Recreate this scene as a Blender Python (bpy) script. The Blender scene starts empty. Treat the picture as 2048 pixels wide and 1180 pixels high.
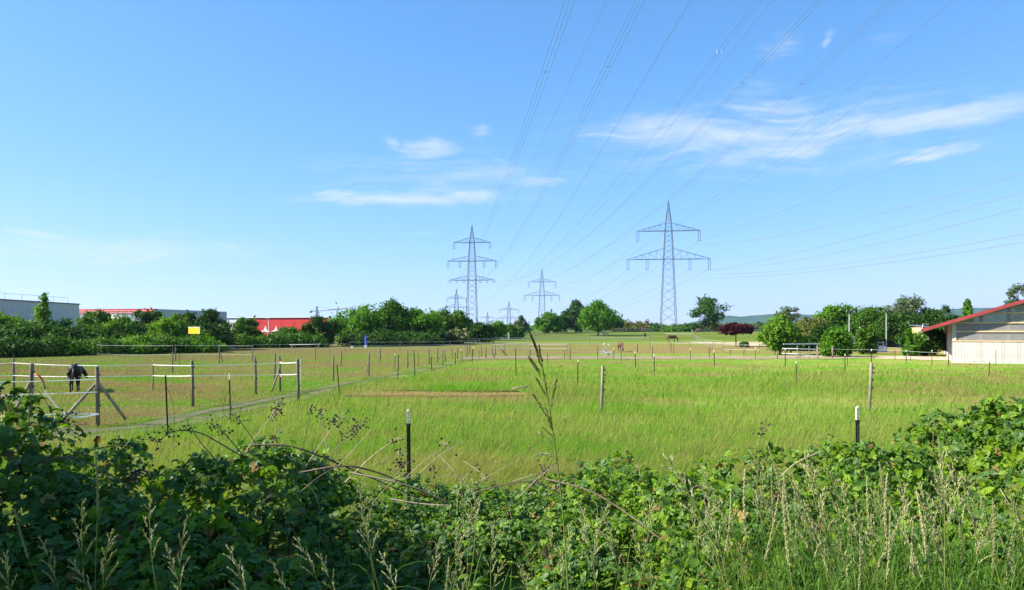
import bpy, math, random
import numpy as np
from mathutils import Vector, Matrix, Quaternion

# ---------------------------------------------------------------- camera, sky, sun, exposure
SC = bpy.context.scene
COL = SC.collection
F, HOR, CAMH = 1450.0, 660.0, 2.8          # focal length and horizon row in the 2048 px wide photograph, eye height above the field
cam_d = bpy.data.cameras.new('camera')
cam_d.sensor_width = 36.0
cam_d.lens = F / 2048 * 36.0
cam_d.shift_y = 70.0 / 2048
cam_d.clip_start = 0.05
cam_d.clip_end = 30000
cam = bpy.data.objects.new('camera', cam_d)
cam.location = (0, 0, CAMH)
cam.rotation_euler = (math.radians(90), 0, 0)
COL.objects.link(cam)
SC.camera = cam

SUN_EL, SUN_AZ = math.radians(37), math.radians(-95)    # azimuth clockwise from +Y (the view direction); sun stands to the left
S = Vector((math.sin(SUN_AZ) * math.cos(SUN_EL), math.cos(SUN_AZ) * math.cos(SUN_EL), math.sin(SUN_EL)))

EXPOSURE = 1.3
W = bpy.data.worlds.new('World')
SC.world = W
W.use_nodes = True
nt = W.node_tree
nt.nodes.clear()
def N(t, typ, **kw):
    n = t.nodes.new(typ)
    for k, v in kw.items():
        if k.startswith('i_'):
            key = k[2:]
            n.inputs[int(key) if key.isdigit() else key.replace('_', ' ')].default_value = v
        else:
            setattr(n, k, v)
    return n
def L(t, a, b): t.links.new(a, b)
def math_n(t, op, a, b=None, clamp=False):
    n = t.nodes.new('ShaderNodeMath'); n.operation = op; n.use_clamp = clamp
    for i, v in enumerate((a, b)):
        if v is None: continue
        if isinstance(v, (int, float)): n.inputs[i].default_value = v
        else: t.links.new(v, n.inputs[i])
    return n.outputs[0]
def mix_c(t, f, a, b, mode='MIX'):
    n = t.nodes.new('ShaderNodeMix'); n.data_type = 'RGBA'; n.blend_type = mode
    for s, v in ((0, f), (6, a), (7, b)):
        if isinstance(v, (int, float)): n.inputs[s].default_value = v
        elif isinstance(v, tuple): n.inputs[s].default_value = v if len(v) == 4 else (*v, 1)
        else: t.links.new(v, n.inputs[s])
    return n.outputs[2]
def maprange(t, v, a, b, c=0.0, d=1.0, smooth=True):
    n = t.nodes.new('ShaderNodeMapRange'); n.interpolation_type = 'SMOOTHSTEP' if smooth else 'LINEAR'
    t.links.new(v, n.inputs[0])
    for i, x in enumerate((a, b, c, d)): n.inputs[i + 1].default_value = x
    return n.outputs[0]

sky = N(nt, 'ShaderNodeTexSky', sky_type='NISHITA', sun_disc=False)
sky.sun_elevation = SUN_EL
sky.sun_rotation = SUN_AZ
sky.air_density = 0.8
sky.dust_density = 0.2
sky.ozone_density = 1.0
sky.altitude = 100
tc = N(nt, 'ShaderNodeTexCoord')
sep = N(nt, 'ShaderNodeSeparateXYZ'); L(nt, tc.outputs['Generated'], sep.inputs[0])
az = math_n(nt, 'ARCTAN2', sep.outputs[0], sep.outputs[1])
el = math_n(nt, 'ARCSINE', sep.outputs[2])
ae = N(nt, 'ShaderNodeCombineXYZ'); L(nt, az, ae.inputs[0]); L(nt, el, ae.inputs[1])
# thin cirrus: noise stretched along the horizon, warped, gathered into a few banks
warp = N(nt, 'ShaderNodeTexNoise', i_Scale=5.0, i_Detail=3.0); L(nt, ae.outputs[0], warp.inputs['Vector'])
wv = N(nt, 'ShaderNodeVectorMath', operation='MULTIPLY_ADD'); L(nt, warp.outputs['Color'], wv.inputs[0])
wv.inputs[1].default_value = (0.22, 0.085, 0); L(nt, ae.outputs[0], wv.inputs[2])
st = N(nt, 'ShaderNodeMapping'); L(nt, wv.outputs[0], st.inputs[0]); st.inputs['Scale'].default_value = (5.0, 26.0, 1); st.inputs['Rotation'].default_value = (0, 0, -0.06)
cn = N(nt, 'ShaderNodeTexNoise', i_Scale=1.0, i_Detail=6.0, i_Roughness=0.6); L(nt, st.outputs[0], cn.inputs['Vector'])
st2 = N(nt, 'ShaderNodeMapping'); L(nt, wv.outputs[0], st2.inputs[0]); st2.inputs['Scale'].default_value = (16.0, 60.0, 1); st2.inputs['Rotation'].default_value = (0, 0, 0.12)
cn2 = N(nt, 'ShaderNodeTexNoise', i_Scale=1.0, i_Detail=5.0, i_Roughness=0.65); L(nt, st2.outputs[0], cn2.inputs['Vector'])
st3 = N(nt, 'ShaderNodeMapping'); L(nt, wv.outputs[0], st3.inputs[0]); st3.inputs['Scale'].default_value = (7.0, 130.0, 1); st3.inputs['Rotation'].default_value = (0, 0, 0.16)
cn3 = N(nt, 'ShaderNodeTexNoise', i_Scale=1.0, i_Detail=7.0, i_Roughness=0.72); L(nt, st3.outputs[0], cn3.inputs['Vector'])
streak = math_n(nt, 'ADD', math_n(nt, 'MULTIPLY', cn.outputs[0], 0.40), math_n(nt, 'ADD', math_n(nt, 'MULTIPLY', cn2.outputs[0], 0.32), math_n(nt, 'MULTIPLY', cn3.outputs[0], 0.52)))
warp2 = N(nt, 'ShaderNodeTexNoise', i_Scale=11.0, i_Detail=4.0); L(nt, ae.outputs[0], warp2.inputs['Vector'])
wv2 = N(nt, 'ShaderNodeVectorMath', operation='MULTIPLY_ADD'); L(nt, warp2.outputs['Color'], wv2.inputs[0])
wv2.inputs[1].default_value = (0.06, 0.03, 0); L(nt, ae.outputs[0], wv2.inputs[2])
def pix_dir(px, py):
    u, v = (px - 1024) / F, (HOR - py) / F
    return math.atan2(u, 1), math.asin(v / math.sqrt(1 + u * u + v * v))
blobs = [  # px, py, half width px, half height px, tilt, strength
    (790, 396, 270, 17, 0.02, 1.25), (690, 386, 130, 12, 0.03, 1.1), (1000, 355, 330, 26, 0.0, .75), (862, 298, 90, 22, 0.1, .95), (785, 285, 40, 16, -0.4, .7),
    (960, 258, 28, 26, 0.6, .65), (1380, 268, 330, 42, -0.05, 1.05), (1560, 235, 170, 60, -0.25, .8), (1850, 238, 330, 26, 0.02, 1.1),
    (1580, 300, 300, 22, 0.12, .9), (1880, 300, 90, 14, 0.12, 1.0), (1560, 95, 60, 34, 0.4, .55), (1657, 82, 14, 24, -0.4, .7), (1760, 90, 80, 26, 0.5, .4),
    (230, 498, 330, 36, 0.06, .75), (90, 475, 80, 10, -0.05, .9), (450, 490, 40, 8, 0.03, .7), (840, 473, 70, 6, 0.05, .6), (1500, 395, 200, 20, 0, .25),
    (1560, 275, 560, 95, -0.03, .62), (900, 350, 420, 75, 0, .5), (-500, 430, 500, 60, 0, .6), (2700, 330, 500, 60, 0.05, .7)]
acc = None
for (bx, by, hw, hh, tilt, k) in blobs:
    a0, e0 = pix_dir(bx, by)
    mp = N(nt, 'ShaderNodeMapping', vector_type='TEXTURE'); L(nt, wv2.outputs[0], mp.inputs[0])
    mp.inputs['Location'].default_value = (a0 + 0.03, e0 + 0.015, 0); mp.inputs['Rotation'].default_value = (0, 0, tilt)
    mp.inputs['Scale'].default_value = (hw / F * 1.35, hh / F * 1.6, 1)
    ln = N(nt, 'ShaderNodeVectorMath', operation='LENGTH'); L(nt, mp.outputs[0], ln.inputs[0])
    m = maprange(nt, ln.outputs['Value'], 0.0, 1.0, k, 0.0)
    acc = m if acc is None else math_n(nt, 'MAXIMUM', acc, m)
# the same kind of cloud over the rest of the sky, behind the camera too
gen = N(nt, 'ShaderNodeTexNoise', i_Scale=1.3, i_Detail=2.0); L(nt, tc.outputs['Generated'], gen.inputs['Vector'])
rest = math_n(nt, 'MULTIPLY', maprange(nt, gen.outputs[0], 0.5, 0.75, 0.0, 0.6), maprange(nt, math_n(nt, 'ABSOLUTE', az), 0.9, 1.2))
acc = math_n(nt, 'MAXIMUM', acc, rest)
cmask = maprange(nt, math_n(nt, 'ADD', math_n(nt, 'MULTIPLY', acc, 0.55), math_n(nt, 'MULTIPLY', streak, 1.7)), 1.11, 1.95, 0.0, 0.80)
cmask = math_n(nt, 'MULTIPLY', cmask, maprange(nt, acc, 0.0, 0.65))
# the camera's colour response to the sky: x * K / (1 + x * C), the same over the whole sky
den = N(nt, 'ShaderNodeVectorMath', operation='MULTIPLY_ADD'); L(nt, sky.outputs[0], den.inputs[0]); den.inputs[1].default_value = (0.02, 0.20, 0.2); den.inputs[2].default_value = (1, 1, 1)
num = N(nt, 'ShaderNodeVectorMath', operation='MULTIPLY'); L(nt, sky.outputs[0], num.inputs[0]); num.inputs[1].default_value = tuple(k / (0.1 * 2 ** EXPOSURE) for k in (0.140, 0.315, 0.47))
div = N(nt, 'ShaderNodeVectorMath', operation='DIVIDE'); L(nt, num.outputs[0], div.inputs[0]); L(nt, den.outputs[0], div.inputs[1])
SKY_TINT = div.outputs[0]
skyc = mix_c(nt, cmask, SKY_TINT, tuple(k / (0.1 * 2 ** EXPOSURE) for k in (0.88, 0.95, 1.02)))
bg = N(nt, 'ShaderNodeBackground', i_Strength=0.10); L(nt, skyc, bg.inputs[0])
wo = N(nt, 'ShaderNodeOutputWorld'); L(nt, bg.outputs[0], wo.inputs[0])

sun_d = bpy.data.lights.new('sun', 'SUN')
sun_d.energy = 5.0
sun_d.angle = math.radians(0.53)
sun_d.color = (1.0, 0.95, 0.86)
sun = bpy.data.objects.new('sun', sun_d)
sun.rotation_euler = (-S).to_track_quat('-Z', 'Y').to_euler()
sun.location = (-60, 0, 60)
COL.objects.link(sun)
vs = SC.view_settings
vs.view_transform = 'Standard'
vs.look = 'None'
vs.exposure = EXPOSURE
vs.gamma = 1.0
vs.use_curve_mapping = False
SC.cycles.max_bounces = 6
SC.cycles.diffuse_bounces = 2
SC.cycles.transmission_bounces = 4
SC.cycles.transparent_max_bounces = 12
SC.cycles.volume_bounces = 0
SC.cycles.sample_clamp_indirect = 6.0

# ---------------------------------------------------------------- helpers
RNG = np.random.default_rng(7)
def sstep(a, b, v):
    t = np.clip((v - a) / (b - a), 0, 1)
    return t * t * (3 - 2 * t)
def vnoise(x, y, seed=0):
    """smooth value noise, numpy"""
    x = np.asarray(x, float); y = np.asarray(y, float)
    xi, yi = np.floor(x).astype(np.int64), np.floor(y).astype(np.int64)
    fx, fy = x - xi, y - yi
    fx, fy = fx * fx * (3 - 2 * fx), fy * fy * (3 - 2 * fy)
    def h(a, b):
        n = (a * 374761393 + b * 668265263 + seed * 974634777) & 0x7fffffff
        n = ((n ^ (n >> 13)) * 1274126177) & 0x7fffffff
        return ((n ^ (n >> 16)) & 0xffff) / 65535.0
    return (h(xi, yi) * (1 - fx) + h(xi + 1, yi) * fx) * (1 - fy) + (h(xi, yi + 1) * (1 - fx) + h(xi + 1, yi + 1) * fx) * fy
def terr(x, y):
    """ground height: roadside bank under the camera, level paddocks, gentle rise to a crest"""
    x = np.asarray(x, float); y = np.asarray(y, float)
    bank = 1.2 * (1 - sstep(5.2, 10.0, y + 0.25 * np.sin(x * 0.7)))
    rise = 2.0 * sstep(180, 340, y) * sstep(-110, -30, x)
    bumps = 0.05 * (vnoise(x * 0.25, y * 0.25, 3) - 0.5) * sstep(12, 20, y)
    return bank + rise + bumps
def tz(x, y): return float(terr(x, y))
def G(px, py):
    """the ground point seen at a pixel"""
    D = 4060.0 / max(py - HOR, 1e-3)
    for _ in range(12):
        z = tz((px - 1024) / F * D, D)
        D2 = (CAMH - z) * F / max(py - HOR, 1e-3)
        D = 0.5 * D + 0.5 * D2
    return (px - 1024) / F * D, D
def at(px, py, D): return Vector(((px - 1024) / F * D, D, CAMH + (HOR - py) / F * D))
def gd(px, D):
    x = (px - 1024) / F * D
    return Vector((x, D, tz(x, D)))

def npmesh(name, V, Fc, mat=None, rnd=None, smooth=False, uv=None):
    V = np.ascontiguousarray(V, dtype=np.float32); Fc = np.ascontiguousarray(Fc, dtype=np.int32)
    n, k = Fc.shape
    me = bpy.data.meshes.new(name)
    me.vertices.add(len(V)); me.vertices.foreach_set('co', V.ravel())
    me.loops.add(n * k); me.loops.foreach_set('vertex_index', Fc.ravel())
    me.polygons.add(n); me.polygons.foreach_set('loop_start', np.arange(0, n * k, k, dtype=np.int32))
    if smooth: me.polygons.foreach_set('use_smooth', np.ones(n, dtype=bool))
    me.update(calc_edges=True)
    if rnd is not None:
        a = me.attributes.new('rnd', 'FLOAT', 'POINT'); a.data.foreach_set('value', np.ascontiguousarray(rnd, dtype=np.float32))
    if mat: me.materials.append(mat)
    return me
def link(name, me, parent=None, loc=None):
    o = bpy.data.objects.new(name, me); COL.objects.link(o)
    if parent: o.parent = parent
    if loc is not None: o.location = loc
    return o
def tag(o, label=None, cat=None, group=None, kind=None):
    if label: o['label'] = label
    if cat: o['category'] = cat
    if group: o['group'] = group
    if kind: o['kind'] = kind
    return o
def thing(name, label, cat, loc=(0, 0, 0), rz=0.0, group=None):
    o = bpy.data.objects.new(name, None); COL.objects.link(o)
    o.empty_display_size = 0.3
    o.location = loc; o.rotation_euler = (0, 0, rz)
    return tag(o, label, cat, group)

class MB:
    """collects boxes, bars, tubes, prisms into one mesh"""
    def __init__(s): s.v, s.f = [], []
    def add(s, vs, fs):
        b = len(s.v); s.v += [tuple(p) for p in vs]; s.f += [tuple(i + b for i in f) for f in fs]; return s
    def box(s, x0, x1, y0, y1, z0, z1):
        return s.add([(x0, y0, z0), (x1, y0, z0), (x1, y1, z0), (x0, y1, z0), (x0, y0, z1), (x1, y0, z1), (x1, y1, z1), (x0, y1, z1)],
                     [(0, 3, 2, 1), (4, 5, 6, 7), (0, 1, 5, 4), (1, 2, 6, 5), (2, 3, 7, 6), (3, 0, 4, 7)])
    def bar(s, a, b, w, h=None, up=(0, 0, 1)):
        a, b = Vector(a), Vector(b); h = h or w
        d = (b - a).normalized(); u = Vector(up)
        if abs(d.dot(u)) > 0.98: u = Vector((0, 1, 0))
        sx = d.cross(u).normalized() * w / 2; sy = sx.cross(d).normalized() * h / 2
        q = [-sx - sy, sx - sy, sx + sy, -sx + sy]
        return s.add([a + p for p in q] + [b + p for p in q], [(0, 1, 2, 3), (7, 6, 5, 4), (0, 4, 5, 1), (1, 5, 6, 2), (2, 6, 7, 3), (3, 7, 4, 0)])
    def tube(s, pts, rad, n=6, caps=True, ell=None):
        pts = [Vector(p) for p in pts]
        if not hasattr(rad, '__len__'): rad = [rad] * len(pts)
        rings = []
        ref = None
        for i, p in enumerate(pts):
            d = (pts[min(i + 1, len(pts) - 1)] - pts[max(i - 1, 0)]).normalized()
            if ref is None:
                ref = d.orthogonal().normalized() if abs(d.z) > 0.95 else d.cross(Vector((0, 0, 1))).normalized()
            ref = (ref - d * ref.dot(d)).normalized()
            w = d.cross(ref)
            e = ell or 1.0
            rings.append([p + (ref * math.cos(2 * math.pi * k / n) * e + w * math.sin(2 * math.pi * k / n)) * rad[i] for k in range(n)])
        vs = [p for r in rings for p in r]
        fs = [(i * n + k, i * n + (k + 1) % n, (i + 1) * n + (k + 1) % n, (i + 1) * n + k) for i in range(len(pts) - 1) for k in range(n)]
        if caps: fs += [tuple(range(n - 1, -1, -1)), tuple(range((len(pts) - 1) * n, len(pts) * n))]
        return s.add(vs, fs)
    def ball(s, c, r, nu=6, nv=4, sz=1.0):
        c = Vector(c); vs = [c + Vector((0, 0, r * sz))]
        for i in range(1, nv):
            t = math.pi * i / nv
            vs += [c + Vector((r * math.sin(t) * math.cos(2 * math.pi * k / nu), r * math.sin(t) * math.sin(2 * math.pi * k / nu), r * sz * math.cos(t))) for k in range(nu)]
        vs.append(c - Vector((0, 0, r * sz)))
        fs = [(0, 1 + k, 1 + (k + 1) % nu) for k in range(nu)]
        for i in range(nv - 2):
            fs += [(1 + i * nu + k, 1 + (i + 1) * nu + k, 1 + (i + 1) * nu + (k + 1) % nu, 1 + i * nu + (k + 1) % nu) for k in range(nu)]
        b = 1 + (nv - 2) * nu
        fs += [(b + k, len(vs) - 1, b + (k + 1) % nu) for k in range(nu)]
        return s.add(vs, fs)
    def prism(s, poly, z0, z1):
        n = len(poly)
        return s.add([(x, y, z0) for x, y in poly] + [(x, y, z1) for x, y in poly],
                     [tuple(range(n - 1, -1, -1)), tuple(range(n, 2 * n))] + [(k, (k + 1) % n, n + (k + 1) % n, n + k) for k in range(n)])
    def mesh(s, name, mat, smooth=False):
        me = bpy.data.meshes.new(name); me.from_pydata(s.v, [], s.f)
        if smooth: me.polygons.foreach_set('use_smooth', [True] * len(me.polygons))
        me.materials.append(mat); me.update(); return me
    def build(s, name, mat, parent=None, loc=None, smooth=False):
        return link(name, s.mesh(name, mat, smooth), parent, loc)

# ---------------------------------------------------------------- materials
MATS = {}
def mat_base(name):
    m = bpy.data.materials.new(name); m.use_nodes = True
    t = m.node_tree; t.nodes.clear()
    out = N(t, 'ShaderNodeOutputMaterial')
    MATS[name] = m
    return m, t, out
def simple(name, c, rough=0.7, var=0.25, scale=6.0, metal=0.0, bump=0.0, spec=0.4, stretch=None, c2=None):
    m, t, out = mat_base(name)
    p = N(t, 'ShaderNodeBsdfPrincipled', i_Roughness=rough, i_Metallic=metal); p.inputs['Specular IOR Level'].default_value = spec
    co = N(t, 'ShaderNodeTexCoord'); mp = N(t, 'ShaderNodeMapping'); L(t, co.outputs['Object'], mp.inputs[0])
    if stretch: mp.inputs['Scale'].default_value = stretch
    nz = N(t, 'ShaderNodeTexNoise', i_Scale=scale, i_Detail=5.0, i_Roughness=0.6); L(t, mp.outputs[0], nz.inputs['Vector'])
    f = maprange(t, nz.outputs[0], 0.3, 0.7)
    dark = c2 or tuple(v * (1 - var) for v in c)
    lite = c if c2 else tuple(min(1, v * (1 + var)) for v in c)
    L(t, mix_c(t, f, dark, lite), p.inputs['Base Color'])
    if bump:
        b = N(t, 'ShaderNodeBump', i_Strength=bump, i_Distance=0.02); L(t, nz.outputs[0], b.inputs['Height']); L(t, b.outputs[0], p.inputs['Normal'])
    L(t, p.outputs[0], out.inputs[0])
    return m
def foliage(name, c1, c2, trans=0.35, rough=0.6, spec=0.12, tcol=None, nscale=0.6):
    m, t, out = mat_base(name)
    a = N(t, 'ShaderNodeAttribute', attribute_name='rnd')
    g = N(t, 'ShaderNodeNewGeometry')
    nz = N(t, 'ShaderNodeTexNoise', i_Scale=nscale, i_Detail=2.0); L(t, g.outputs['Position'], nz.inputs['Vector'])
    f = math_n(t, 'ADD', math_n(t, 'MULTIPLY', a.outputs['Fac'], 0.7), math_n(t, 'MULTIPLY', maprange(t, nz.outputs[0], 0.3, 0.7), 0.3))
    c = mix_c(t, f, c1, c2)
    p = N(t, 'ShaderNodeBsdfPrincipled', i_Roughness=rough); p.inputs['Specular IOR Level'].default_value = spec
    L(t, c, p.inputs['Base Color'])
    tr = N(t, 'ShaderNodeBsdfTranslucent')
    L(t, mix_c(t, 1.0, c, tcol or (1.5, 1.6, 0.6), 'MULTIPLY'), tr.inputs[0])
    mx = N(t, 'ShaderNodeMixShader', i_0=trans); L(t, p.outputs[0], mx.inputs[1]); L(t, tr.outputs[0], mx.inputs[2])
    L(t, mx.outputs[0], out.inputs[0])
    return m

# the meadow's colour by place: green long grass, brownish seeding patches, a dry belt, fresh green on the rise
def field_colour(t):
    g = N(t, 'ShaderNodeNewGeometry')
    sp = N(t, 'ShaderNodeSeparateXYZ'); L(t, g.outputs['Position'], sp.inputs[0])
    X, Y = sp.outputs[0], sp.outputs[1]
    flat = N(t, 'ShaderNodeCombineXYZ'); L(t, X, flat.inputs[0]); L(t, Y, flat.inputs[1])
    def nz(scale, detail=3.0, off=0.0, stretch=(1, 1, 1)):
        mp = N(t, 'ShaderNodeMapping'); L(t, flat.outputs[0], mp.inputs[0]); mp.inputs['Location'].default_value = (off, off * 0.7, 0); mp.inputs['Scale'].default_value = stretch
        n = N(t, 'ShaderNodeTexNoise', i_Scale=scale, i_Detail=detail, i_Roughness=0.55); L(t, mp.outputs[0], n.inputs['Vector']); return n.outputs[0]
    big, mid, fine = nz(0.09, 3, 3.0, (0.55, 1, 1)), nz(0.35, 4, 11.0, (0.6, 1, 1)), nz(2.2, 4, 5.0)
    green = mix_c(t, maprange(t, mid, 0.36, 0.64), GRASS_A, GRASS_B)
    tan = mix_c(t, maprange(t, nz(0.22, 4, 31.0), 0.35, 0.65), TAN_A, TAN_B)
    px_ = math_n(t, 'SUBTRACT', X, math_n(t, 'ADD', math_n(t, 'MULTIPLY', Y, 0.131), -12.7))       # metres to the side of the path
    left = math_n(t, 'MULTIPLY', maprange(t, px_, -3.5, 1.5, 1.0, 0.0), maprange(t, Y, 84, 95, 1.0, 0.0))
    left_dry = math_n(t, 'MULTIPLY', left, maprange(t, mid, 0.30, 0.58, 0.15, 1.0))
    left_dry = math_n(t, 'MULTIPLY', left_dry, maprange(t, big, 0.42, 0.58, 1.0, 0.2))
    right_dry = math_n(t, 'MULTIPLY', math_n(t, 'MULTIPLY', maprange(t, big, 0.46, 0.60), maprange(t, mid, 0.40, 0.58)), maprange(t, Y, 20, 27, 0.15, 0.9))
    near = math_n(t, 'MULTIPLY', maprange(t, Y, 15, 20, 0.22, 0.0), maprange(t, mid, 0.4, 0.6))
    belt = math_n(t, 'MULTIPLY', maprange(t, Y, 82, 90), maprange(t, Y, 125, 175, 1.0, 0.0))
    belt = math_n(t, 'MULTIPLY', belt, maprange(t, nz(0.07, 3, 70.0, (0.35, 1, 1)), 0.34, 0.6, 0.35, 1.0))
    dry = math_n(t, 'MAXIMUM', math_n(t, 'MAXIMUM', left_dry, right_dry), math_n(t, 'MAXIMUM', near, belt))
    cut = math_n(t, 'MULTIPLY', maprange(t, math_n(t, 'ABSOLUTE', math_n(t, 'SUBTRACT', math_n(t, 'ADD', Y, math_n(t, 'MULTIPLY', math_n(t, 'SUBTRACT', mid, .5), 3.0)), 31.0)), 0.9, 2.0, 0.95, 0.0), math_n(t, 'MULTIPLY', maprange(t, X, -8.5, -5.5), maprange(t, X, -0.6, 1.4, 1.0, 0.0)))      # the once-mown dry strip
    dry = math_n(t, 'MAXIMUM', dry, cut)
    c = mix_c(t, dry, green, tan)
    c = mix_c(t, math_n(t, 'MULTIPLY', maprange(t, Y, 150, 210), 0.8), c, mix_c(t, maprange(t, nz(0.06, 3, 90.0, (0.3, 1, 1)), 0.35, 0.65), (0.09, 0.15, 0.022), (0.17, 0.19, 0.05)))
    c = mix_c(t, maprange(t, fine, 0.3, 0.75, 0.0, 0.35), c, mix_c(t, 1.0, c, (0.6, 0.62, 0.6), 'MULTIPLY'))
    return c
GRASS_A, GRASS_B = (0.138, 0.308, 0.022), (0.275, 0.325, 0.068)
TAN_A, TAN_B = (0.27, 0.225, 0.075), (0.30, 0.195, 0.095)
def field_mat():
    m, t, out = mat_base('meadow_ground')
    c = mix_c(t, 1.0, field_colour(t), (0.82, 0.80, 0.85), 'MULTIPLY')      # thatch under the blades is duller
    p = N(t, 'ShaderNodeBsdfDiffuse', i_Roughness=1.0); L(t, c, p.inputs[0])
    g = N(t, 'ShaderNodeNewGeometry')
    n = N(t, 'ShaderNodeTexNoise', i_Scale=5.0, i_Detail=6.0); L(t, g.outputs['Position'], n.inputs['Vector'])
    b = N(t, 'ShaderNodeBump', i_Strength=0.8, i_Distance=0.12); L(t, n.outputs[0], b.inputs['Height']); L(t, b.outputs[0], p.inputs['Normal'])
    L(t, p.outputs[0], out.inputs[0]); return m
def field_blade_mat():
    m, t, out = mat_base('meadow_blades')
    c = field_colour(t)
    a = N(t, 'ShaderNodeAttribute', attribute_name='rnd')
    c = mix_c(t, math_n(t, 'MULTIPLY', maprange(t, a.outputs['Fac'], 0.55, 1.0, smooth=False), 0.42), c, (0.27, 0.235, 0.085))
    c = mix_c(t, maprange(t, a.outputs['Fac'], 0.0, 0.4, 0.38, 0.0, smooth=False), c, (0.055, 0.135, 0.008))
    d = N(t, 'ShaderNodeBsdfDiffuse'); L(t, c, d.inputs[0])
    tr = N(t, 'ShaderNodeBsdfTranslucent'); L(t, mix_c(t, 1.0, c, (1.25, 1.3, 0.8), 'MULTIPLY'), tr.inputs[0])
    mx = N(t, 'ShaderNodeMixShader', i_0=0.42); L(t, d.outputs[0], mx.inputs[1]); L(t, tr.outputs[0], mx.inputs[2])
    L(t, mx.outputs[0], out.inputs[0]); return m
M_FIELD = field_mat()
M_BLADE = field_blade_mat()
M_SEED = foliage('seeding_grass_heads', (0.20, 0.125, 0.055), (0.30, 0.23, 0.10), 0.3, tcol=(1, 1, 1))
M_BARK = simple('bark', (0.075, 0.06, 0.045), 0.9, 0.35, 9, bump=0.5)
M_WOOD = simple('weathered_wood', (0.24, 0.20, 0.155), 0.85, 0.4, 14, bump=0.5, stretch=(1, 1, 0.12))
M_WOODD = simple('dark_weathered_wood', (0.15, 0.12, 0.09), 0.85, 0.4, 14, bump=0.5, stretch=(1, 1, 0.12))
M_PINE = simple('pale_pine_timber', (0.62, 0.44, 0.24), 0.7, 0.18, 8)
M_PLANK = simple('limed_plank', (0.52, 0.47, 0.39), 0.8, 0.12, 3, stretch=(6, 6, 0.6), bump=0.3)
M_STEEL = simple('galvanised_steel', (0.105, 0.115, 0.10), 0.9, 0.2, 2, spec=0.1)
M_TPOST = simple('green_black_painted_steel', (0.018, 0.024, 0.02), 0.45, 0.4, 20)
M_WHITE = simple('white_tape', (0.80, 0.80, 0.77), 0.6, 0.06, 8)
M_CAP = simple('cream_plastic', (0.74, 0.68, 0.50), 0.5, 0.12, 30)
M_RED = simple('red_plastic', (0.55, 0.05, 0.02), 0.4, 0.2, 20)
M_BLACK = simple('black_plastic', (0.015, 0.015, 0.016), 0.45, 0.2, 20)
M_WIRE = simple('aluminium_cable', (0.22, 0.25, 0.30), 0.5, 0.1, 2)
M_INS = simple('dark_glass_insulator', (0.10, 0.13, 0.16), 0.3, 0.2, 2)
# ---------------------------------------------------------------- ground
def build_ground():
    ys = np.concatenate([np.linspace(-40, 0, 9)[:-1], np.linspace(0, 14, 57)[:-1], np.linspace(14, 60, 93)[:-1], np.linspace(60, 150, 91)[:-1], np.linspace(150, 420, 82)[:-1], np.geomspace(420, 9000, 36)])
    u = np.linspace(-1, 1, 121); u = np.sign(u) * np.abs(u) ** 1.3
    Y, U = np.meshgrid(ys, u, indexing='ij')
    X = U * (40 + 1.25 * np.abs(Y))
    Z = terr(X, Y)
    V = np.stack([X, Y, Z], -1).reshape(-1, 3)
    r, c = Y.shape
    i = np.arange(r * c).reshape(r, c)
    Fc = np.stack([i[:-1, :-1], i[:-1, 1:], i[1:, 1:], i[1:, :-1]], -1).reshape(-1, 4)
    return tag(link('ground', npmesh('ground', V, Fc, M_FIELD, smooth=True)), 'level green and brown paddock ground rising to a far crest', kind='structure')
build_ground()

def soil(name, c1, c2, c3):
    m, t, out = mat_base(name)
    g = N(t, 'ShaderNodeNewGeometry')
    n1 = N(t, 'ShaderNodeTexNoise', i_Scale=1.1, i_Detail=6.0, i_Roughness=0.65); L(t, g.outputs['Position'], n1.inputs['Vector'])
    n2 = N(t, 'ShaderNodeTexNoise', i_Scale=0.35, i_Detail=4.0); L(t, g.outputs['Position'], n2.inputs['Vector'])
    c = mix_c(t, maprange(t, n1.outputs[0], 0.35, 0.65), c1, c2)
    c = mix_c(t, maprange(t, n2.outputs[0], 0.45, 0.62), c, c3)
    p = N(t, 'ShaderNodeBsdfDiffuse', i_Roughness=1.0); L(t, c, p.inputs[0])
    b = N(t, 'ShaderNodeBump', i_Strength=0.6, i_Distance=0.05); L(t, n1.outputs[0], b.inputs['Height']); L(t, b.outputs[0], p.inputs['Normal'])
    L(t, p.outputs[0], out.inputs[0]); return m
M_PATH = soil('trodden_grass', (0.085, 0.155, 0.018), (0.12, 0.19, 0.03), (0.21, 0.20, 0.09))
M_WORN = soil('worn_earth', (0.23, 0.20, 0.12), (0.17, 0.175, 0.085), (0.11, 0.15, 0.04))
M_TRACK = soil('grey_brown_sand', (0.235, 0.185, 0.12), (0.27, 0.215, 0.145), (0.19, 0.18, 0.08))
M_ARENA = soil('riding_sand', (0.36, 0.28, 0.20), (0.40, 0.31, 0.23), (0.30, 0.27, 0.15))
M_YARD = soil('pinkish_yard_gravel', (0.43, 0.31, 0.235), (0.38, 0.275, 0.205), (0.45, 0.34, 0.27))
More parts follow.
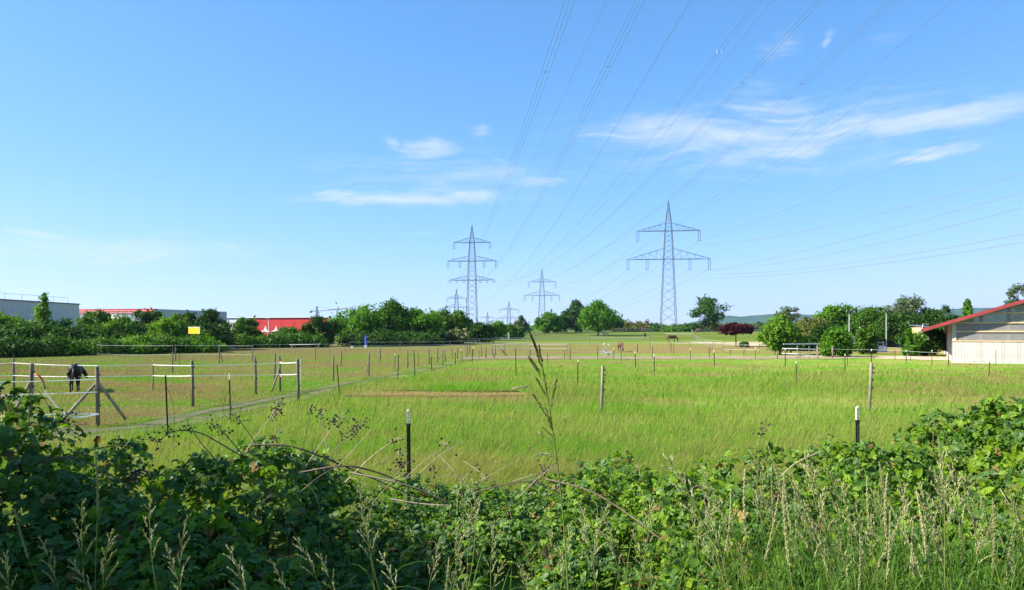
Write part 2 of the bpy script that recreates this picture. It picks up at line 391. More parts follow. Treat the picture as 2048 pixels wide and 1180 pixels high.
def strip(name, pts, half, mat, lift, label, seed, rag=0.25, cols=8):
    """a ragged-edged sheet along a ground line"""
    P = [Vector((x, y, 0)) for x, y in pts]
    fine = []
    for a, b in zip(P[:-1], P[1:]):
        n = max(2, int((b - a).length / 0.8))
        fine += [a.lerp(b, k / n) for k in range(n)]
    fine.append(P[-1])
    V, Fc = [], []
    for i, p in enumerate(fine):
        d = (fine[min(i + 1, len(fine) - 1)] - fine[max(i - 1, 0)]).normalized(); s = Vector((d.y, -d.x, 0))
        tt = i / (len(fine) - 1)
        h = half(tt) if callable(half) else half
        l = h * (1 + rag * 2 * (float(vnoise(i * 0.33, 1, seed)) - 0.5) + rag * (float(vnoise(i * 1.3, 5, seed)) - 0.5))
        r = h * (1 + rag * 2 * (float(vnoise(i * 0.33, 9, seed)) - 0.5) + rag * (float(vnoise(i * 1.3, 15, seed)) - 0.5))
        for k in range(cols + 1):
            q = p + s * (-l + (l + r) * k / cols)
            V.append((q.x, q.y, tz(q.x, q.y) + lift))
        if i:
            b0, b1 = (i - 1) * (cols + 1), i * (cols + 1)
            Fc += [(b0 + k, b0 + k + 1, b1 + k + 1, b1 + k) for k in range(cols)]
    return tag(link(name, npmesh(name, V, Fc, mat, smooth=True)), label, kind='structure')
PATH = [(-13.5, 16.5), (-11.3, 19.3), (-10.3, 21.4), (-9.9, 25.7), (-9.0, 30.8), (-8.0, 37.6), (-6.8, 46), (-5.2, 60.6), (-3.4, 72)]
strip('path', PATH, lambda t: 1.25 - .75 * t, M_PATH, 0.02, 'mown darker green path leading across the paddock', 3, 0.3)
strip('worn_rut', [(x - 0.45, y) for x, y in PATH[1:-2]], lambda t: 0.34 * (1 - 0.8 * t), M_WORN, 0.032, 'pale worn rut in the mown path', 8, 0.9, 3)
strip('worn_rut', [(x + 0.55, y) for x, y in PATH[1:-3]], lambda t: 0.24 * (1 - 0.8 * t), M_WORN, 0.032, 'narrow second rut in the mown path', 18, 0.9, 3)
strip('bare_ground', [(-13.6, 20.0), (-12.2, 20.1), (-11.0, 20.6)], lambda t: 0.75 * math.sin(math.pi * min(1, t + 0.1)) + 0.15, M_WORN, 0.03, 'bare trodden ground by the gate post', 28, 0.4, 4)
strip('dirt_track', [(-5, 73.4), (6, 73.6), (14, 73.8), (24, 73.5), (33, 74.5), (38, 78)], lambda t: 4.3 if t < 0.8 else 4.3 - 9 * (t - 0.8), M_TRACK, 0.03, 'grey brown dirt track across the paddocks', 5, 0.28, 10)
strip('riding_arena', [(42, 135), (60, 138), (76, 140)], 28, M_ARENA, 0.03, 'pinkish sand of the riding arena', 9, 0.06, 14)
strip('gravel_yard', [(38.5, 74), (44.0, 68.5), (52, 62)], lambda t: 4.6, M_YARD, 0.03, 'pinkish gravel yard in front of the barn', 12, 0.12, 8)
strip('gravel_yard', [(31, 77), (36, 75.8), (42, 74)], lambda t: 0.8 + 1.2 * t, M_YARD, 0.036, 'strip of gravel along the yard fence', 13, 0.12, 4)
strip('mown_strip', [(-7.2, 31.4), (-3.5, 31.1), (0.6, 31.7)], lambda t: 1.2 * math.sin(math.pi * (0.12 + 0.8 * t)), soil('dry_mown_grass', (0.33, 0.215, 0.105), (0.30, 0.20, 0.085), (0.25, 0.20, 0.07)), 0.03, 'dry tan strip in the green meadow', 21, 0.7, 6)
strip('soil_edge', [(-6.0, 33.35), (-4, 33.25), (-1.5, 33.2), (0.3, 33.1)], 0.16, soil('dark_soil', (0.05, 0.034, 0.018), (0.075, 0.05, 0.026), (0.06, 0.055, 0.02)), 0.035, 'dark soil edge of the dry strip', 22, 0.7, 3)

# hills far behind, on the right
def build_hills():
    prof = [(1250, 664), (1340, 656), (1375, 646), (1400, 641), (1455, 632), (1490, 633), (1535, 628), (1600, 629), (1660, 630), (1730, 631), (1800, 628), (1850, 622), (1900, 618), (1960, 615), (2048, 612), (2250, 602), (2450, 612), (2700, 662)]
    D0 = 5200.0
    px = np.arange(1250, 2700, 9.0)
    py = np.interp(px, [p[0] for p in prof], [p[1] for p in prof])
    top = (HOR - py) / F * D0 + CAMH + 5 * (vnoise(px * 0.03, 0, 4) - 0.5) + 4 * (vnoise(px * 0.11, 0, 5) - 0.5)
    tt = np.array([-1.0, -0.8, -0.6, -0.4, -0.2, -0.08, 0, 0.15, 0.5, 1.0])
    V = []
    for t in tt:
        h = (1 - abs(t) ** 1.3) * (top + 3) - 3
        y = D0 + t * 700
        V.append(np.stack([(px - 1024) / F * D0 * (1 + t * 0.05), np.full_like(px, y), h + 6 * (vnoise(px * 0.05, t * 9, 6) - 0.5) * (abs(t) < 0.9)], -1))
    V = np.array(V).reshape(-1, 3)
    i = np.arange(len(tt) * len(px)).reshape(len(tt), len(px))
    Fc = np.stack([i[:-1, :-1], i[:-1, 1:], i[1:, 1:], i[1:, :-1]], -1).reshape(-1, 4)
    tag(link('hills', npmesh('hills', V, Fc, simple('wooded_hill', (0.03, 0.062, 0.025), 1.0, 0.4, 0.01, spec=0.0), smooth=True)), 'long wooded hills far beyond the fields', kind='structure')
build_hills()

# ---------------------------------------------------------------- trees and shrubs
FOL = {
    'mid': foliage('leaves_mid_green', (0.034, 0.098, 0.007), (0.090, 0.185, 0.012), 0.22),
    'bright': foliage('leaves_bright_green', (0.075, 0.175, 0.010), (0.16, 0.28, 0.018), 0.32),
    'fresh': foliage('leaves_fresh_green', (0.055, 0.155, 0.008), (0.115, 0.245, 0.012), 0.32),
    'dark': foliage('leaves_dark_green', (0.020, 0.060, 0.006), (0.050, 0.115, 0.010), 0.18),
    'blue': foliage('leaves_bluish_green', (0.035, 0.085, 0.022), (0.075, 0.145, 0.035), 0.25),
    'grey': foliage('leaves_greyish_green', (0.08, 0.12, 0.055), (0.14, 0.175, 0.085), 0.35),
    'olive': foliage('leaves_olive', (0.10, 0.13, 0.03), (0.20, 0.21, 0.06), 0.35),
    'brown': foliage('leaves_olive_brown', (0.10, 0.10, 0.035), (0.21, 0.165, 0.07), 0.3),
    'purple': foliage('leaves_dark_purple', (0.035, 0.010, 0.014), (0.085, 0.022, 0.026), 0.3, tcol=(1.6, 0.7, 0.8)),
    'flower': foliage('cream_blossom', (0.45, 0.44, 0.28), (0.62, 0.60, 0.42), 0.2, tcol=(1, 1, 1)),
}
def leaf_quads(rng, P, Nrm, size, asp=0.6):
    """rhombic leaf sprays at P, roughly facing Nrm"""
    n = len(P)
    a = rng.normal(size=(n, 3)); a /= np.linalg.norm(a, axis=1)[:, None]
    Nn = Nrm + 0.75 * rng.normal(size=(n, 3)); Nn /= np.linalg.norm(Nn, axis=1)[:, None]
    u = np.cross(Nn, a); u /= np.linalg.norm(u, axis=1)[:, None] + 1e-9
    v = np.cross(Nn, u)
    s = (size * rng.uniform(0.55, 1.45, n))[:, None]
    u = u * s * 0.5; v = v * s * 0.5 * asp
    droop = Nn * s * 0.12
    V = np.stack([P - u, P - v * 1.0 + droop, P + u * 1.1, P + v + droop], 1).reshape(-1, 3)
    Fc = np.arange(4 * n).reshape(-1, 4)
    return V, Fc
def crown_pts(rng, n, lobes, hollow=0.2, up_only=0.0):
    Lb = np.array(lobes, float)
    w = (Lb[:, 3] * Lb[:, 4] + Lb[:, 4] * Lb[:, 5] + Lb[:, 3] * Lb[:, 5]); w /= w.sum()
    k = rng.choice(len(Lb), n, p=w)
    d = rng.normal(size=(n, 3)); d /= np.linalg.norm(d, axis=1)[:, None]
    r = 1 - np.abs(rng.normal(size=n)) * hollow
    r = np.where(rng.random(n) < 0.10, 1 + rng.random(n) * 0.38, r)      # stray sprays beyond the outline
    P = Lb[k, :3] + d * np.clip(r, 0.1, 1.3)[:, None] * Lb[k, 3:]
    nr = d / Lb[k, 3:]; nr /= np.linalg.norm(nr, axis=1)[:, None]
    nr[:, 2] += 0.25
    return P, nr, k
def make_lobes(rng, w, h, z0, kind, nl):
    """lobes of a crown of width w between heights z0 and h"""
    out = []
    cz, rz = (z0 + h) / 2, (h - z0) / 2
    if kind == 'round':
        out.append((0, 0, cz, w * 0.36, w * 0.36, rz * 0.78))
        for i in range(nl):
            a = rng.uniform(0, 2 * math.pi); t = rng.uniform(-0.85, 0.95)
            rr = math.sqrt(max(0, 1 - t * t)) * w * 0.36
            s = rng.uniform(0.09, 0.20) * w
            out.append((math.cos(a) * rr, math.sin(a) * rr, cz + t * rz * 0.84, s, s, s * rng.uniform(0.65, 0.95)))
    elif kind == 'egg':        # broad low, pointed top
        for i in range(nl + 4):
            t = rng.random() ** 0.8
            a = rng.uniform(0, 2 * math.pi)
            prof = 0.5 * w * (math.sin(math.pi * min(1, (t * 0.86 + 0.17))) ** 0.8)
            s = rng.uniform(0.12, 0.20) * w
            rr = max(0, prof - s * 0.8) * rng.uniform(0.55, 1.05)
            out.append((math.cos(a) * rr, math.sin(a) * rr, z0 + s * 0.6 + t * (h - z0 - s * 1.2), s, s, s * 0.9))
        out.append((0, 0, z0 + (h - z0) * 0.42, w * 0.36, w * 0.36, (h - z0) * 0.4))
    elif kind == 'oak':        # open spreading crown of separate clumps
        for i in range(nl):
            a = rng.uniform(0, 2 * math.pi); t = rng.uniform(-0.9, 1.0)
            rr = math.sqrt(max(0, 1 - t * t)) * w * 0.42 * rng.uniform(0.5, 1.0)
            s = rng.uniform(0.09, 0.17) * w
            out.append((math.cos(a) * rr, math.sin(a) * rr, cz + t * rz * 0.82, s * 1.15, s * 1.15, s * 0.7))
    elif kind == 'tall':       # upright ragged
        for i in range(nl):
            t = i / max(1, nl - 1); a = rng.uniform(0, 2 * math.pi)
            prof = 0.5 * w * (1 - 0.75 * t)
            s = rng.uniform(0.14, 0.22) * w * (1 - 0.55 * t)
            rr = max(0, prof - s) * rng.uniform(0.2, 1)
            out.append((math.cos(a) * rr, math.sin(a) * rr, z0 + s + t * (h - z0 - 1.6 * s), s, s, s * 1.5))
    elif kind == 'bush':
        for i in range(nl):
            a = rng.uniform(0, 2 * math.pi); rr = w * 0.36 * math.sqrt(rng.random())
            s = rng.uniform(0.09, 0.20) * w
            hh = h * (1 - 0.4 * (rr / (w * 0.5)) ** 2) * rng.uniform(0.72, 1.06)
            out.append((math.cos(a) * rr, math.sin(a) * rr, max(s * 0.4, hh - s * 0.8), s, s, s * 0.8))
        for i in range(max(3, nl // 3)):
            a = rng.uniform(0, 2 * math.pi); rr = w * 0.3
            out.append((math.cos(a) * rr, math.sin(a) * rr, h * 0.28, w * 0.22, w * 0.22, h * 0.3))
    elif kind == 'umbrella':
        for i in range(nl):
            a = rng.uniform(0, 2 * math.pi); rr = w * 0.4 * math.sqrt(rng.random())
            s = rng.uniform(0.12, 0.2) * w
            out.append((math.cos(a) * rr, math.sin(a) * rr * 0.8, h - s * 0.5 - (h - z0) * 0.75 * (rr / (w * 0.42)) * rng.uniform(0.2, 1), s * 1.1, s * 1.1, s * 0.5))
    return out
TREE_N = [0]
def tree(name, label, cat, px, top, D, wpx, fol, kind='round', n=None, trunk_frac=0.18, group=None, nl=14, leaf=None, extra=None, dx=0.0, hollow=0.2, zsink=0.0, base=None, offset=0.0):
    TREE_N[0] += 1
    rng = np.random.default_rng(100 + TREE_N[0] * 7)
    g = gd(px, D) if base is None else Vector(base)
    h = CAMH + (HOR - top) / F * D - g.z
    w = wpx / F * D
    n = int((n or np.clip(wpx * (h / D * F) * 1.1, 1000, 5600)) * 0.92)
    nl = int(nl * 1.8)
    leaf = (leaf or max(0.16, 2.6 / F * D)) * 1.35
    t = thing(name, label, cat, (g.x, g.y, g.z - zsink), 0, group)
    z0 = 0 if kind == 'bush' else h * trunk_frac
    lobes = make_lobes(rng, w, h, z0, kind, nl)
    if offset: lobes = [(l[0] + offset * w * (l[2] / h), *l[1:]) for l in lobes]
    P, nr, k = crown_pts(rng, n, lobes, hollow)
    keep = P[:, 2] > 0.05
    P, nr = P[keep], nr[keep]
    # twigs of leaves reaching beyond the outline
    spr = []
    for _ in range(0 if h < 1.5 else 16):
        l = lobes[rng.integers(len(lobes))]; d = rng.normal(size=3); d[2] = abs(d[2]) + .35; d /= np.linalg.norm(d)
        p0 = np.array(l[:3]) + d * np.array(l[3:]) * .85; ln = rng.uniform(.07, .17) * w
        m_ = rng.integers(8, 18); spr.append(p0 + d * ln * rng.random(m_)[:, None] + rng.normal(size=(m_, 3)) * leaf * .3)
    if spr:
        spr = np.concatenate(spr); P = np.concatenate([P, spr]); nr = np.concatenate([nr, np.tile([[-.2, -.1, .8]], (len(spr), 1))])
    # larger sprays deep inside keep the crown from being see-through
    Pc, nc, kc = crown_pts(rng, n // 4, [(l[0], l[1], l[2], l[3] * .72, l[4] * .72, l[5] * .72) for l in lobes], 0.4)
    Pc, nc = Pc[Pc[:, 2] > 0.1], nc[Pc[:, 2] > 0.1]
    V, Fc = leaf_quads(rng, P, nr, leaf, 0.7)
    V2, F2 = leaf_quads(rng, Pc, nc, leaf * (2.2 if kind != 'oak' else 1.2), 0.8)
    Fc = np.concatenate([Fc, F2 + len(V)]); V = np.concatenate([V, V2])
    r = np.concatenate([np.repeat(rng.random(len(P)), 4), np.repeat(rng.random(len(Pc)) * .5, 4)])  # inner sprays coloured darker, standing in for shade inside the crown
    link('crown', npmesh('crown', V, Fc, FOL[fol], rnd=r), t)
    # trunk and limbs
    mb = MB()
    tr = max(0.05, 0.022 * h) if kind != 'bush' else max(0.03, 0.012 * h)
    lean = rng.normal(size=2) * 0.02 * h
    fork = Vector((lean[0], lean[1], max(z0 * 1.0, h * 0.25)))
    mb.tube([(0, 0, -0.1), (lean[0] * 0.4, lean[1] * 0.4, fork.z * 0.5), fork], [tr * 1.25, tr, tr * 0.8], 7)
    order = sorted(range(len(lobes)), key=lambda i: -lobes[i][2])
    for i in order[:: max(1, len(order) // 9)]:
        c = Vector(lobes[i][:3])
        m = fork.lerp(c, 0.5) + Vector((0, 0, 0.06 * h))
        if c.z < fork.z: m.z = (fork.z + c.z) / 2
        mb.tube([fork, m, c], [tr * 0.6, tr * 0.35, tr * 0.12], 5, caps=False)
    mb.build('trunk', M_BARK, t, smooth=True)
    if extra:
        e, ne = extra
        idx = rng.choice(len(P), ne)
        sel = idx[(nr[idx, 2] > 0.1)]
        V2, F2 = leaf_quads(rng, P[sel] + nr[sel] * leaf * 0.25, nr[sel], leaf * 1.1, 0.9)
        link('blossom', npmesh('blossom', V2, F2, FOL[e], rnd=np.repeat(rng.random(len(sel)), 4)), t)
    return t

HG = 'shrubs of the hedge in front of the halls'
# hedge on the left, nearest row first
rows = [
 ('shrub', 'bright loose young tree standing tallest above the hedge before the grey hall', 'tree', 86, 588, 92, 88, 'bright', 'tall', dict(nl=17, n=2300, trunk_frac=.08, hollow=.5)),
 ('shrub', 'light green shrub at the outer end of the hedge under the grey hall', 'shrub', 14, 622, 86, 110, 'bright', 'bush', {}),
 ('shrub', 'dark shrub between the loose young tree and the next pale shrub', 'shrub', 62, 640, 88, 110, 'mid', 'bush', {}),
 ('shrub', 'mid green shrub in front of the grey hall corner', 'shrub', 140, 640, 93, 90, 'mid', 'bush', {}),
 ('shrub', 'pointed dark shrub before the red fascia of the shed', 'shrub', 195, 618, 98, 74, 'mid', 'round', dict(trunk_frac=.05)),
 ('shrub', 'yellowish green shrub below the white wall section', 'shrub', 240, 632, 94, 80, 'bright', 'bush', {}),
 ('shrub', 'dark domed shrub under the corner of the red shed', 'shrub', 294, 616, 100, 78, 'dark', 'round', dict(trunk_frac=.05)),
 ('shrub', 'bright green shrub between two dark domed shrubs', 'shrub', 335, 626, 94, 90, 'bright', 'bush', {}),
 ('shrub', 'slim dark shrub behind the yellow sign', 'shrub', 374, 622, 104, 56, 'dark', 'round', dict(trunk_frac=.03)),
 ('shrub', 'large dark round shrub beside the yellow sign', 'shrub', 424, 619, 104, 72, 'dark', 'round', dict(trunk_frac=.03)),
 ('shrub', 'low dark front shrub at the outer hedge foot', 'shrub', 22, 668, 76, 150, 'dark', 'bush', {}),
 ('shrub', 'low green front shrub with dark hollows below the young tree', 'shrub', 110, 672, 79, 130, 'mid', 'bush', {}),
 ('shrub', 'low front shrub with a few pale blossoms', 'shrub', 190, 672, 82, 120, 'mid', 'bush', dict(extra=('flower', 60))),
 ('shrub', 'low front shrub of the hedge with white specks of bloom', 'shrub', 262, 668, 85, 120, 'bright', 'bush', dict(extra=('flower', 40))),
 ('shrub', 'low mid green front shrub below the bright shrub', 'shrub', 330, 670, 88, 120, 'mid', 'bush', {}),
 ('shrub', 'clipped shrub end of the hedge below the yellow sign', 'shrub', 400, 668, 91, 105, 'fresh', 'bush', {}),
 ('shrub', 'low dark clipped shrub just past the yellow sign', 'shrub', 470, 666, 112, 90, 'mid', 'bush', {}),
 ('shrub', 'domed shrub against the pale wall of the red hall', 'shrub', 494, 636, 122, 62, 'mid', 'round', dict(trunk_frac=.03)),
 ('shrub', 'low hedge shrub in front of the white tent peaks', 'shrub', 540, 664, 115, 90, 'mid', 'bush', {}),
 ('shrub', 'low hedge shrub with a small pointed top under the red wall', 'shrub', 572, 652, 122, 70, 'mid', 'bush', {}),
 ('shrub', 'low dark hedge shrub between red wall and paddock', 'shrub', 610, 662, 117, 90, 'mid', 'bush', {}),
 ('shrub', 'dark bulky shrub hiding the end of the red wall', 'shrub', 642, 630, 122, 74, 'dark', 'round', dict(trunk_frac=.02)),
]
for k in range(9):
    rows.append(('shrub', 'dense middle shrub of the hedge, %s from the grey hall end' % ['first', 'second', 'third', 'fourth', 'fifth', 'sixth', 'seventh', 'eighth', 'ninth'][k], 'shrub', -20 + k * 55, 652 - (k % 3) * 5, 82 + k * 2.2, 96, ['dark', 'mid', 'dark'][k % 3], 'bush', dict(nl=12)))
for (nm, lb, ct, px, tp, D, w, fo, kd, ex) in rows:
    tree(nm, lb, ct, px, tp, D, w, fo, kd, group=HG, **ex)
TG = 'trees along the paddock edge'
rows = [
 ('broad_tree', 'broad mid green tree behind the blue pillar sign', 715, 616, 132, 124, 'fresh', 'round', {}),
 ('dense_shrub', 'dark dense shrub filling the foot of the tree row by the blue pillar', 745, 655, 126, 150, 'dark', 'bush', {}),
 ('leafy_tree', 'tallest tree of the row with ragged top beside the broad tree', 785, 603, 136, 108, 'mid', 'egg', dict(nl=20)),
 ('leafy_tree', 'tree with dark shaded side between the ragged tree and the mast', 838, 618, 138, 104, 'fresh', 'round', {}),
 ('dense_shrub', 'dark shrub under the tree with the shaded side', 830, 660, 130, 110, 'dark', 'bush', {}),
 ('pale_tree', 'pale smaller tree set back behind the row', 868, 634, 175, 52, 'grey', 'round', {}),
 ('leafy_tree', 'round dark tree left of the three armed mast foot', 904, 621, 150, 90, 'mid', 'round', {}),
 ('dense_shrub', 'low dark shrub behind the cream elder bush', 880, 656, 146, 90, 'dark', 'bush', {}),
 ('elder_bush', 'round elder bush with cream flowers by the rail fence', 914, 658, 143, 56, 'olive', 'bush', dict(extra=('flower', 260))),
 ('dense_shrub', 'dark shrub at the foot of the three armed mast', 958, 642, 158, 70, 'dark', 'bush', {}),
 ('leafy_tree', 'small green tree just past the three armed mast', 985, 643, 190, 62, 'fresh', 'round', dict(trunk_frac=.05)),
 ('dense_shrub', 'small shrub below the thin far mast', 1022, 648, 215, 60, 'mid', 'bush', {}),
 ('leafy_tree', 'thin topped grey green tree beside the thin far mast', 1042, 634, 260, 44, 'grey', 'tall', dict(nl=12)),
 ('leafy_tree', 'light green tree below the middle mast', 1098, 626, 285, 60, 'fresh', 'round', dict(trunk_frac=.05)),
 ('leafy_tree', 'small dark tree between light tree and poplar', 1122, 632, 300, 44, 'dark', 'round', dict(trunk_frac=.05)),
 ('tall_tree', 'tall dark bluish tree behind the lone round tree', 1152, 602, 305, 66, 'blue', 'egg', dict(nl=22, trunk_frac=.03)),
 ('leafy_tree', 'dark tree tucked behind the shaded flank of the lone tree', 1212, 634, 330, 70, 'dark', 'round', dict(trunk_frac=.03)),
 ('flowering_shrub', 'olive shrub with pale bloom next to the lone tree', 1250, 641, 345, 70, 'olive', 'bush', {}),
 ('flowering_shrub', 'brownish shrub in the middle of the crest hedge', 1284, 643, 345, 60, 'brown', 'bush', {}),
 ('flowering_shrub', 'greenish end shrub of the crest hedge near the big mast', 1310, 647, 342, 44, 'mid', 'bush', {}),
 ('leafy_shrub', 'small shrub at the near foot of the big mast', 1342, 655, 330, 44, 'fresh', 'bush', {}),
 ('leafy_shrub', 'small dark shrub at the far foot of the big mast', 1356, 649, 345, 34, 'mid', 'bush', {}),
 ('spreading_tree', 'spreading open crowned tree on the crest beside the big mast', 1416, 597, 335, 78, 'mid', 'oak', dict(nl=20, n=3000, trunk_frac=.2)),
 ('leafy_shrub', 'low shrub under the near side of the spreading tree', 1384, 645, 335, 46, 'mid', 'bush', {}),
 ('leafy_shrub', 'low olive shrub under the spreading tree', 1418, 644, 338, 54, 'olive', 'bush', {}),
 ('leafy_shrub', 'far pale shrub beyond the purple tree', 1518, 645, 420, 26, 'grey', 'bush', {}),
]
for (nm, lb, px, tp, D, w, fo, kd, ex) in rows:
    tree(nm, lb, 'shrub' if 'shrub' in nm or 'bush' in nm else 'tree', px, tp, D, w, fo, kd, group=TG, **ex)
tree('lone_tree', 'lone full round bright green tree standing in the far paddock', 'tree', 1196, 602, 250, 94, 'fresh', 'egg', nl=26, n=6500, trunk_frac=0.12, leaf=0.36, hollow=0.14)
rows = [
 ('dense_shrub', 'dark undergrowth behind the maple and the pale gate', 1610, 640, 112, 130, 'dark', 'bush', {}),
 ('dense_shrub', 'dark undergrowth between the first lamp pole and the jump fence', 1715, 640, 125, 130, 'dark', 'bush', {}),
 ('dense_shrub', 'dark undergrowth behind the second lamp pole', 1790, 635, 122, 120, 'dark', 'bush', {}),
 ('dense_shrub', 'dark undergrowth under the barn eave behind the elder shrub', 1880, 640, 110, 110, 'dark', 'bush', {}),
 ('maple_tree', 'bright green maple with low crown behind the rail fence', 1560, 632, 82, 96, 'bright', 'egg', dict(nl=26, n=7000, trunk_frac=.12, leaf=.2)),
 ('sparse_tree', 'sparse greyish tree showing above the bright maple', 1580, 611, 128, 62, 'grey', 'oak', dict(nl=18, n=2600)),
 ('bushy_tree', 'olive topped dark tree between the maple and the lamp pole', 1622, 637, 104, 70, 'olive', 'round', dict(trunk_frac=.1)),
 ('dense_shrub', 'dark shrub in the shade under the olive tree', 1600, 668, 98, 70, 'dark', 'bush', {}),
 ('bushy_tree', 'dark brownish shrub next to the lamp pole row', 1640, 645, 100, 46, 'dark', 'round', dict(trunk_frac=.05)),
 ('round_tree', 'tall round green tree behind the first lamp pole', 1680, 607, 132, 96, 'fresh', 'round', dict(trunk_frac=.1)),
 ('leafy_shrub', 'upright green shrub beside the pale gate post', 1672, 652, 76, 62, 'fresh', 'bush', dict(nl=20, n=3600, trunk_frac=.02)),
 ('leafy_tree', 'dark green tree between the two lamp poles', 1742, 616, 118, 104, 'mid', 'round', dict(trunk_frac=.06)),
 ('elder_bush', 'elder bush with cream flower heads by the first lamp pole', 1722, 640, 92, 44, 'mid', 'tall', dict(nl=16, extra=('flower', 200), trunk_frac=.02)),
 ('leafy_shrub', 'loose shrub in front of the pale jump fence', 1732, 655, 84, 44, 'mid', 'bush', {}),
 ('sparse_tree', 'tall sparse greyish tree behind the barn yard', 1814, 596, 128, 112, 'grey', 'round', dict(nl=16, n=4200, trunk_frac=.12)),
 ('leafy_tree', 'dark tree under the sparse tree beside the second lamp pole', 1806, 628, 112, 110, 'dark', 'round', dict(trunk_frac=.03)),
 ('leafy_tree', 'dark tree close to the red barn eave', 1874, 608, 124, 86, 'dark', 'round', dict(trunk_frac=.05)),
 ('leafy_shrub', 'bright upright shrub in front of the dark yard trees', 1818, 660, 78, 34, 'fresh', 'tall', dict(nl=12, trunk_frac=.02)),
 ('flowering_shrub', 'broad elder shrub with white bloom under the barn eave', 1862, 658, 80, 88, 'mid', 'bush', dict(extra=('flower', 120))),
 ('leafy_shrub', 'small low bright plant in front of the yard shrubs', 1824, 690, 77, 22, 'fresh', 'bush', dict(n=900)),
 ('conifer_tree', 'small dark pointed tree rising behind the barn roof', 1935, 599, 118, 30, 'fresh', 'egg', dict(nl=14)),
 ('birch_tree', 'drooping grey birch behind the barn ridge', 2040, 562, 125, 58, 'grey', 'oak', dict(nl=22, n=2400)),
]
YG = 'trees and shrubs around the yard'
for (nm, lb, px, tp, D, w, fo, kd, ex) in rows:
    tree(nm, lb, 'shrub' if 'shrub' in nm or 'bush' in nm else 'tree', px, tp, D, w, fo, kd, group=YG, **ex)
tree('purple_tree', 'dark purple leaved ornamental tree with bare forked trunk', 'tree', 1472, 645, 122, 66, 'purple', 'umbrella', nl=24, n=5200, trunk_frac=0.55, leaf=.22, hollow=0.4)
tree('small_conifer', 'small bluish bush beside the purple tree', 'shrub', 1488, 684, 118, 18, 'blue', 'bush', n=900)
# a roadside tree outside the frame on the left; its shade falls over the brambles
def unseen_tree(b, label, seed):
    rng = np.random.default_rng(seed)
    b = Vector(b)
    t = thing('unseen_tree', label, 'tree', b, 0, 'roadside trees')
    lobes = make_lobes(rng, 5.0, 5.7, 0.4, 'round', 26)
    P, nr, k = crown_pts(rng, 15000, lobes, 0.25)
    V, Fc = leaf_quads(rng, P, nr, 0.17)
    link('crown', npmesh('crown', V, Fc, FOL['mid'], rnd=np.repeat(rng.random(len(P)), 4)), t)
    mb = MB(); mb.tube([(0, 0, -0.2), (0.05, 0, 1.2), (0, 0.1, 3.2)], [0.2, 0.16, 0.1], 8)
    for i in range(0, len(lobes), 2): mb.tube([(0.03, 0.05, 1.8), Vector((0.03, .05, 2.2)).lerp(Vector(lobes[i][:3]), .5), lobes[i][:3]], [0.08, 0.05, 0.02], 5, caps=False)
    mb.build('trunk', M_BARK, t, smooth=True)
unseen_tree((-8.4, 3.5, 1.2), 'roadside tree beside the verge shading the brambles', 5)
unseen_tree((-7.4, -1.6, 1.2), 'added second tree, unseen behind the viewpoint, blocking sky light', 6)  # out of view, added to block sky light over the shaded brambles
unseen_tree((-2.2, -5.0, 1.2), 'added third tree, unseen behind the viewpoint, blocking sky light', 16)  # also out of view, put in to hold back more of the sky

# far woods that read as one mass beyond the fields
def far_wood():
    rng = np.random.default_rng(77)
    for (name, label, x0, x1, D, hmin, hmax, fo, n) in [
        ('distant_woodland', 'far hazy tree line beyond the crest', -200, 2300, 560, 3.0, 6.0, 'mid', 9000),
        ('distant_woodland', 'farthest pale strip of woodland on the plain', 200, 2300, 1300, 5, 10, 'blue', 7000)]:
        px = rng.uniform(x0, x1, n)
        Dd = D + rng.uniform(-40, 40, n) * D / 560
        X = (px - 1024) / F * Dd
        top = hmin + (hmax - hmin) * vnoise(px * 0.03, 0, 12) * (0.6 + 0.4 * vnoise(px * 0.12, 3, 13))
        z = terr(X, Dd) + top * rng.random(n) ** 0.6
        P = np.stack([X, Dd, z], -1); nr = np.tile(np.array([[-0.2, -0.5, 0.6]]), (n, 1))
        V, Fc = leaf_quads(rng, P, nr, D * 0.0042, 0.8)
        tag(link(name, npmesh(name, V, Fc, FOL[fo], rnd=np.repeat(rng.random(n), 4))), label, 'woodland', kind='stuff')
far_wood()
# ---------------------------------------------------------------- halls and barn
M_CLAD = simple('grey_sheet_cladding', (0.33, 0.37, 0.42), 0.5, 0.06, 0.3)
M_CLADL = simple('pale_sheet_cladding', (0.66, 0.68, 0.66), 0.5, 0.05, 0.3)
M_REDW = simple('red_sheet_cladding', (0.60, 0.035, 0.03), 0.5, 0.06, 0.3)
M_WALLW = simple('white_render', (0.78, 0.76, 0.72), 0.7, 0.05, 0.5)
M_ROOFG = simple('dark_roof_edge', (0.10, 0.11, 0.12), 0.6, 0.1, 0.5)
def panels(parent, a, b, z0, z1, pitch, mat, name='wall_panel', thick=0.10, gap=0.05):
    """upright sheet panels between ground points a and b, each its own piece"""
    a, b = Vector((a[0], a[1], 0)), Vector((b[0], b[1], 0))
    d = b - a; n = max(1, round(d.length / pitch)); u = d.normalized(); s = Vector((u.y, -u.x, 0))
    w = d.length / n
    mb = MB(); mb.bar((0, 0, (z0 + z1) / 2), (w - gap, 0, (z0 + z1) / 2), thick, z1 - z0)
    me = mb.mesh(name, mat)
    for i in range(n):
        o = link(name, me, parent, a + u * (w * i + gap / 2) + s * (thick * 0.5))
        o.rotation_euler = (0, 0, math.atan2(u.y, u.x))
def box_hall(name, label, foot, h):
    t = thing(name, label, 'building', (0, 0, 0))
    mb = MB(); mb.prism(foot, -0.5, h); mb.build('core', M_CLAD, t)
    return t
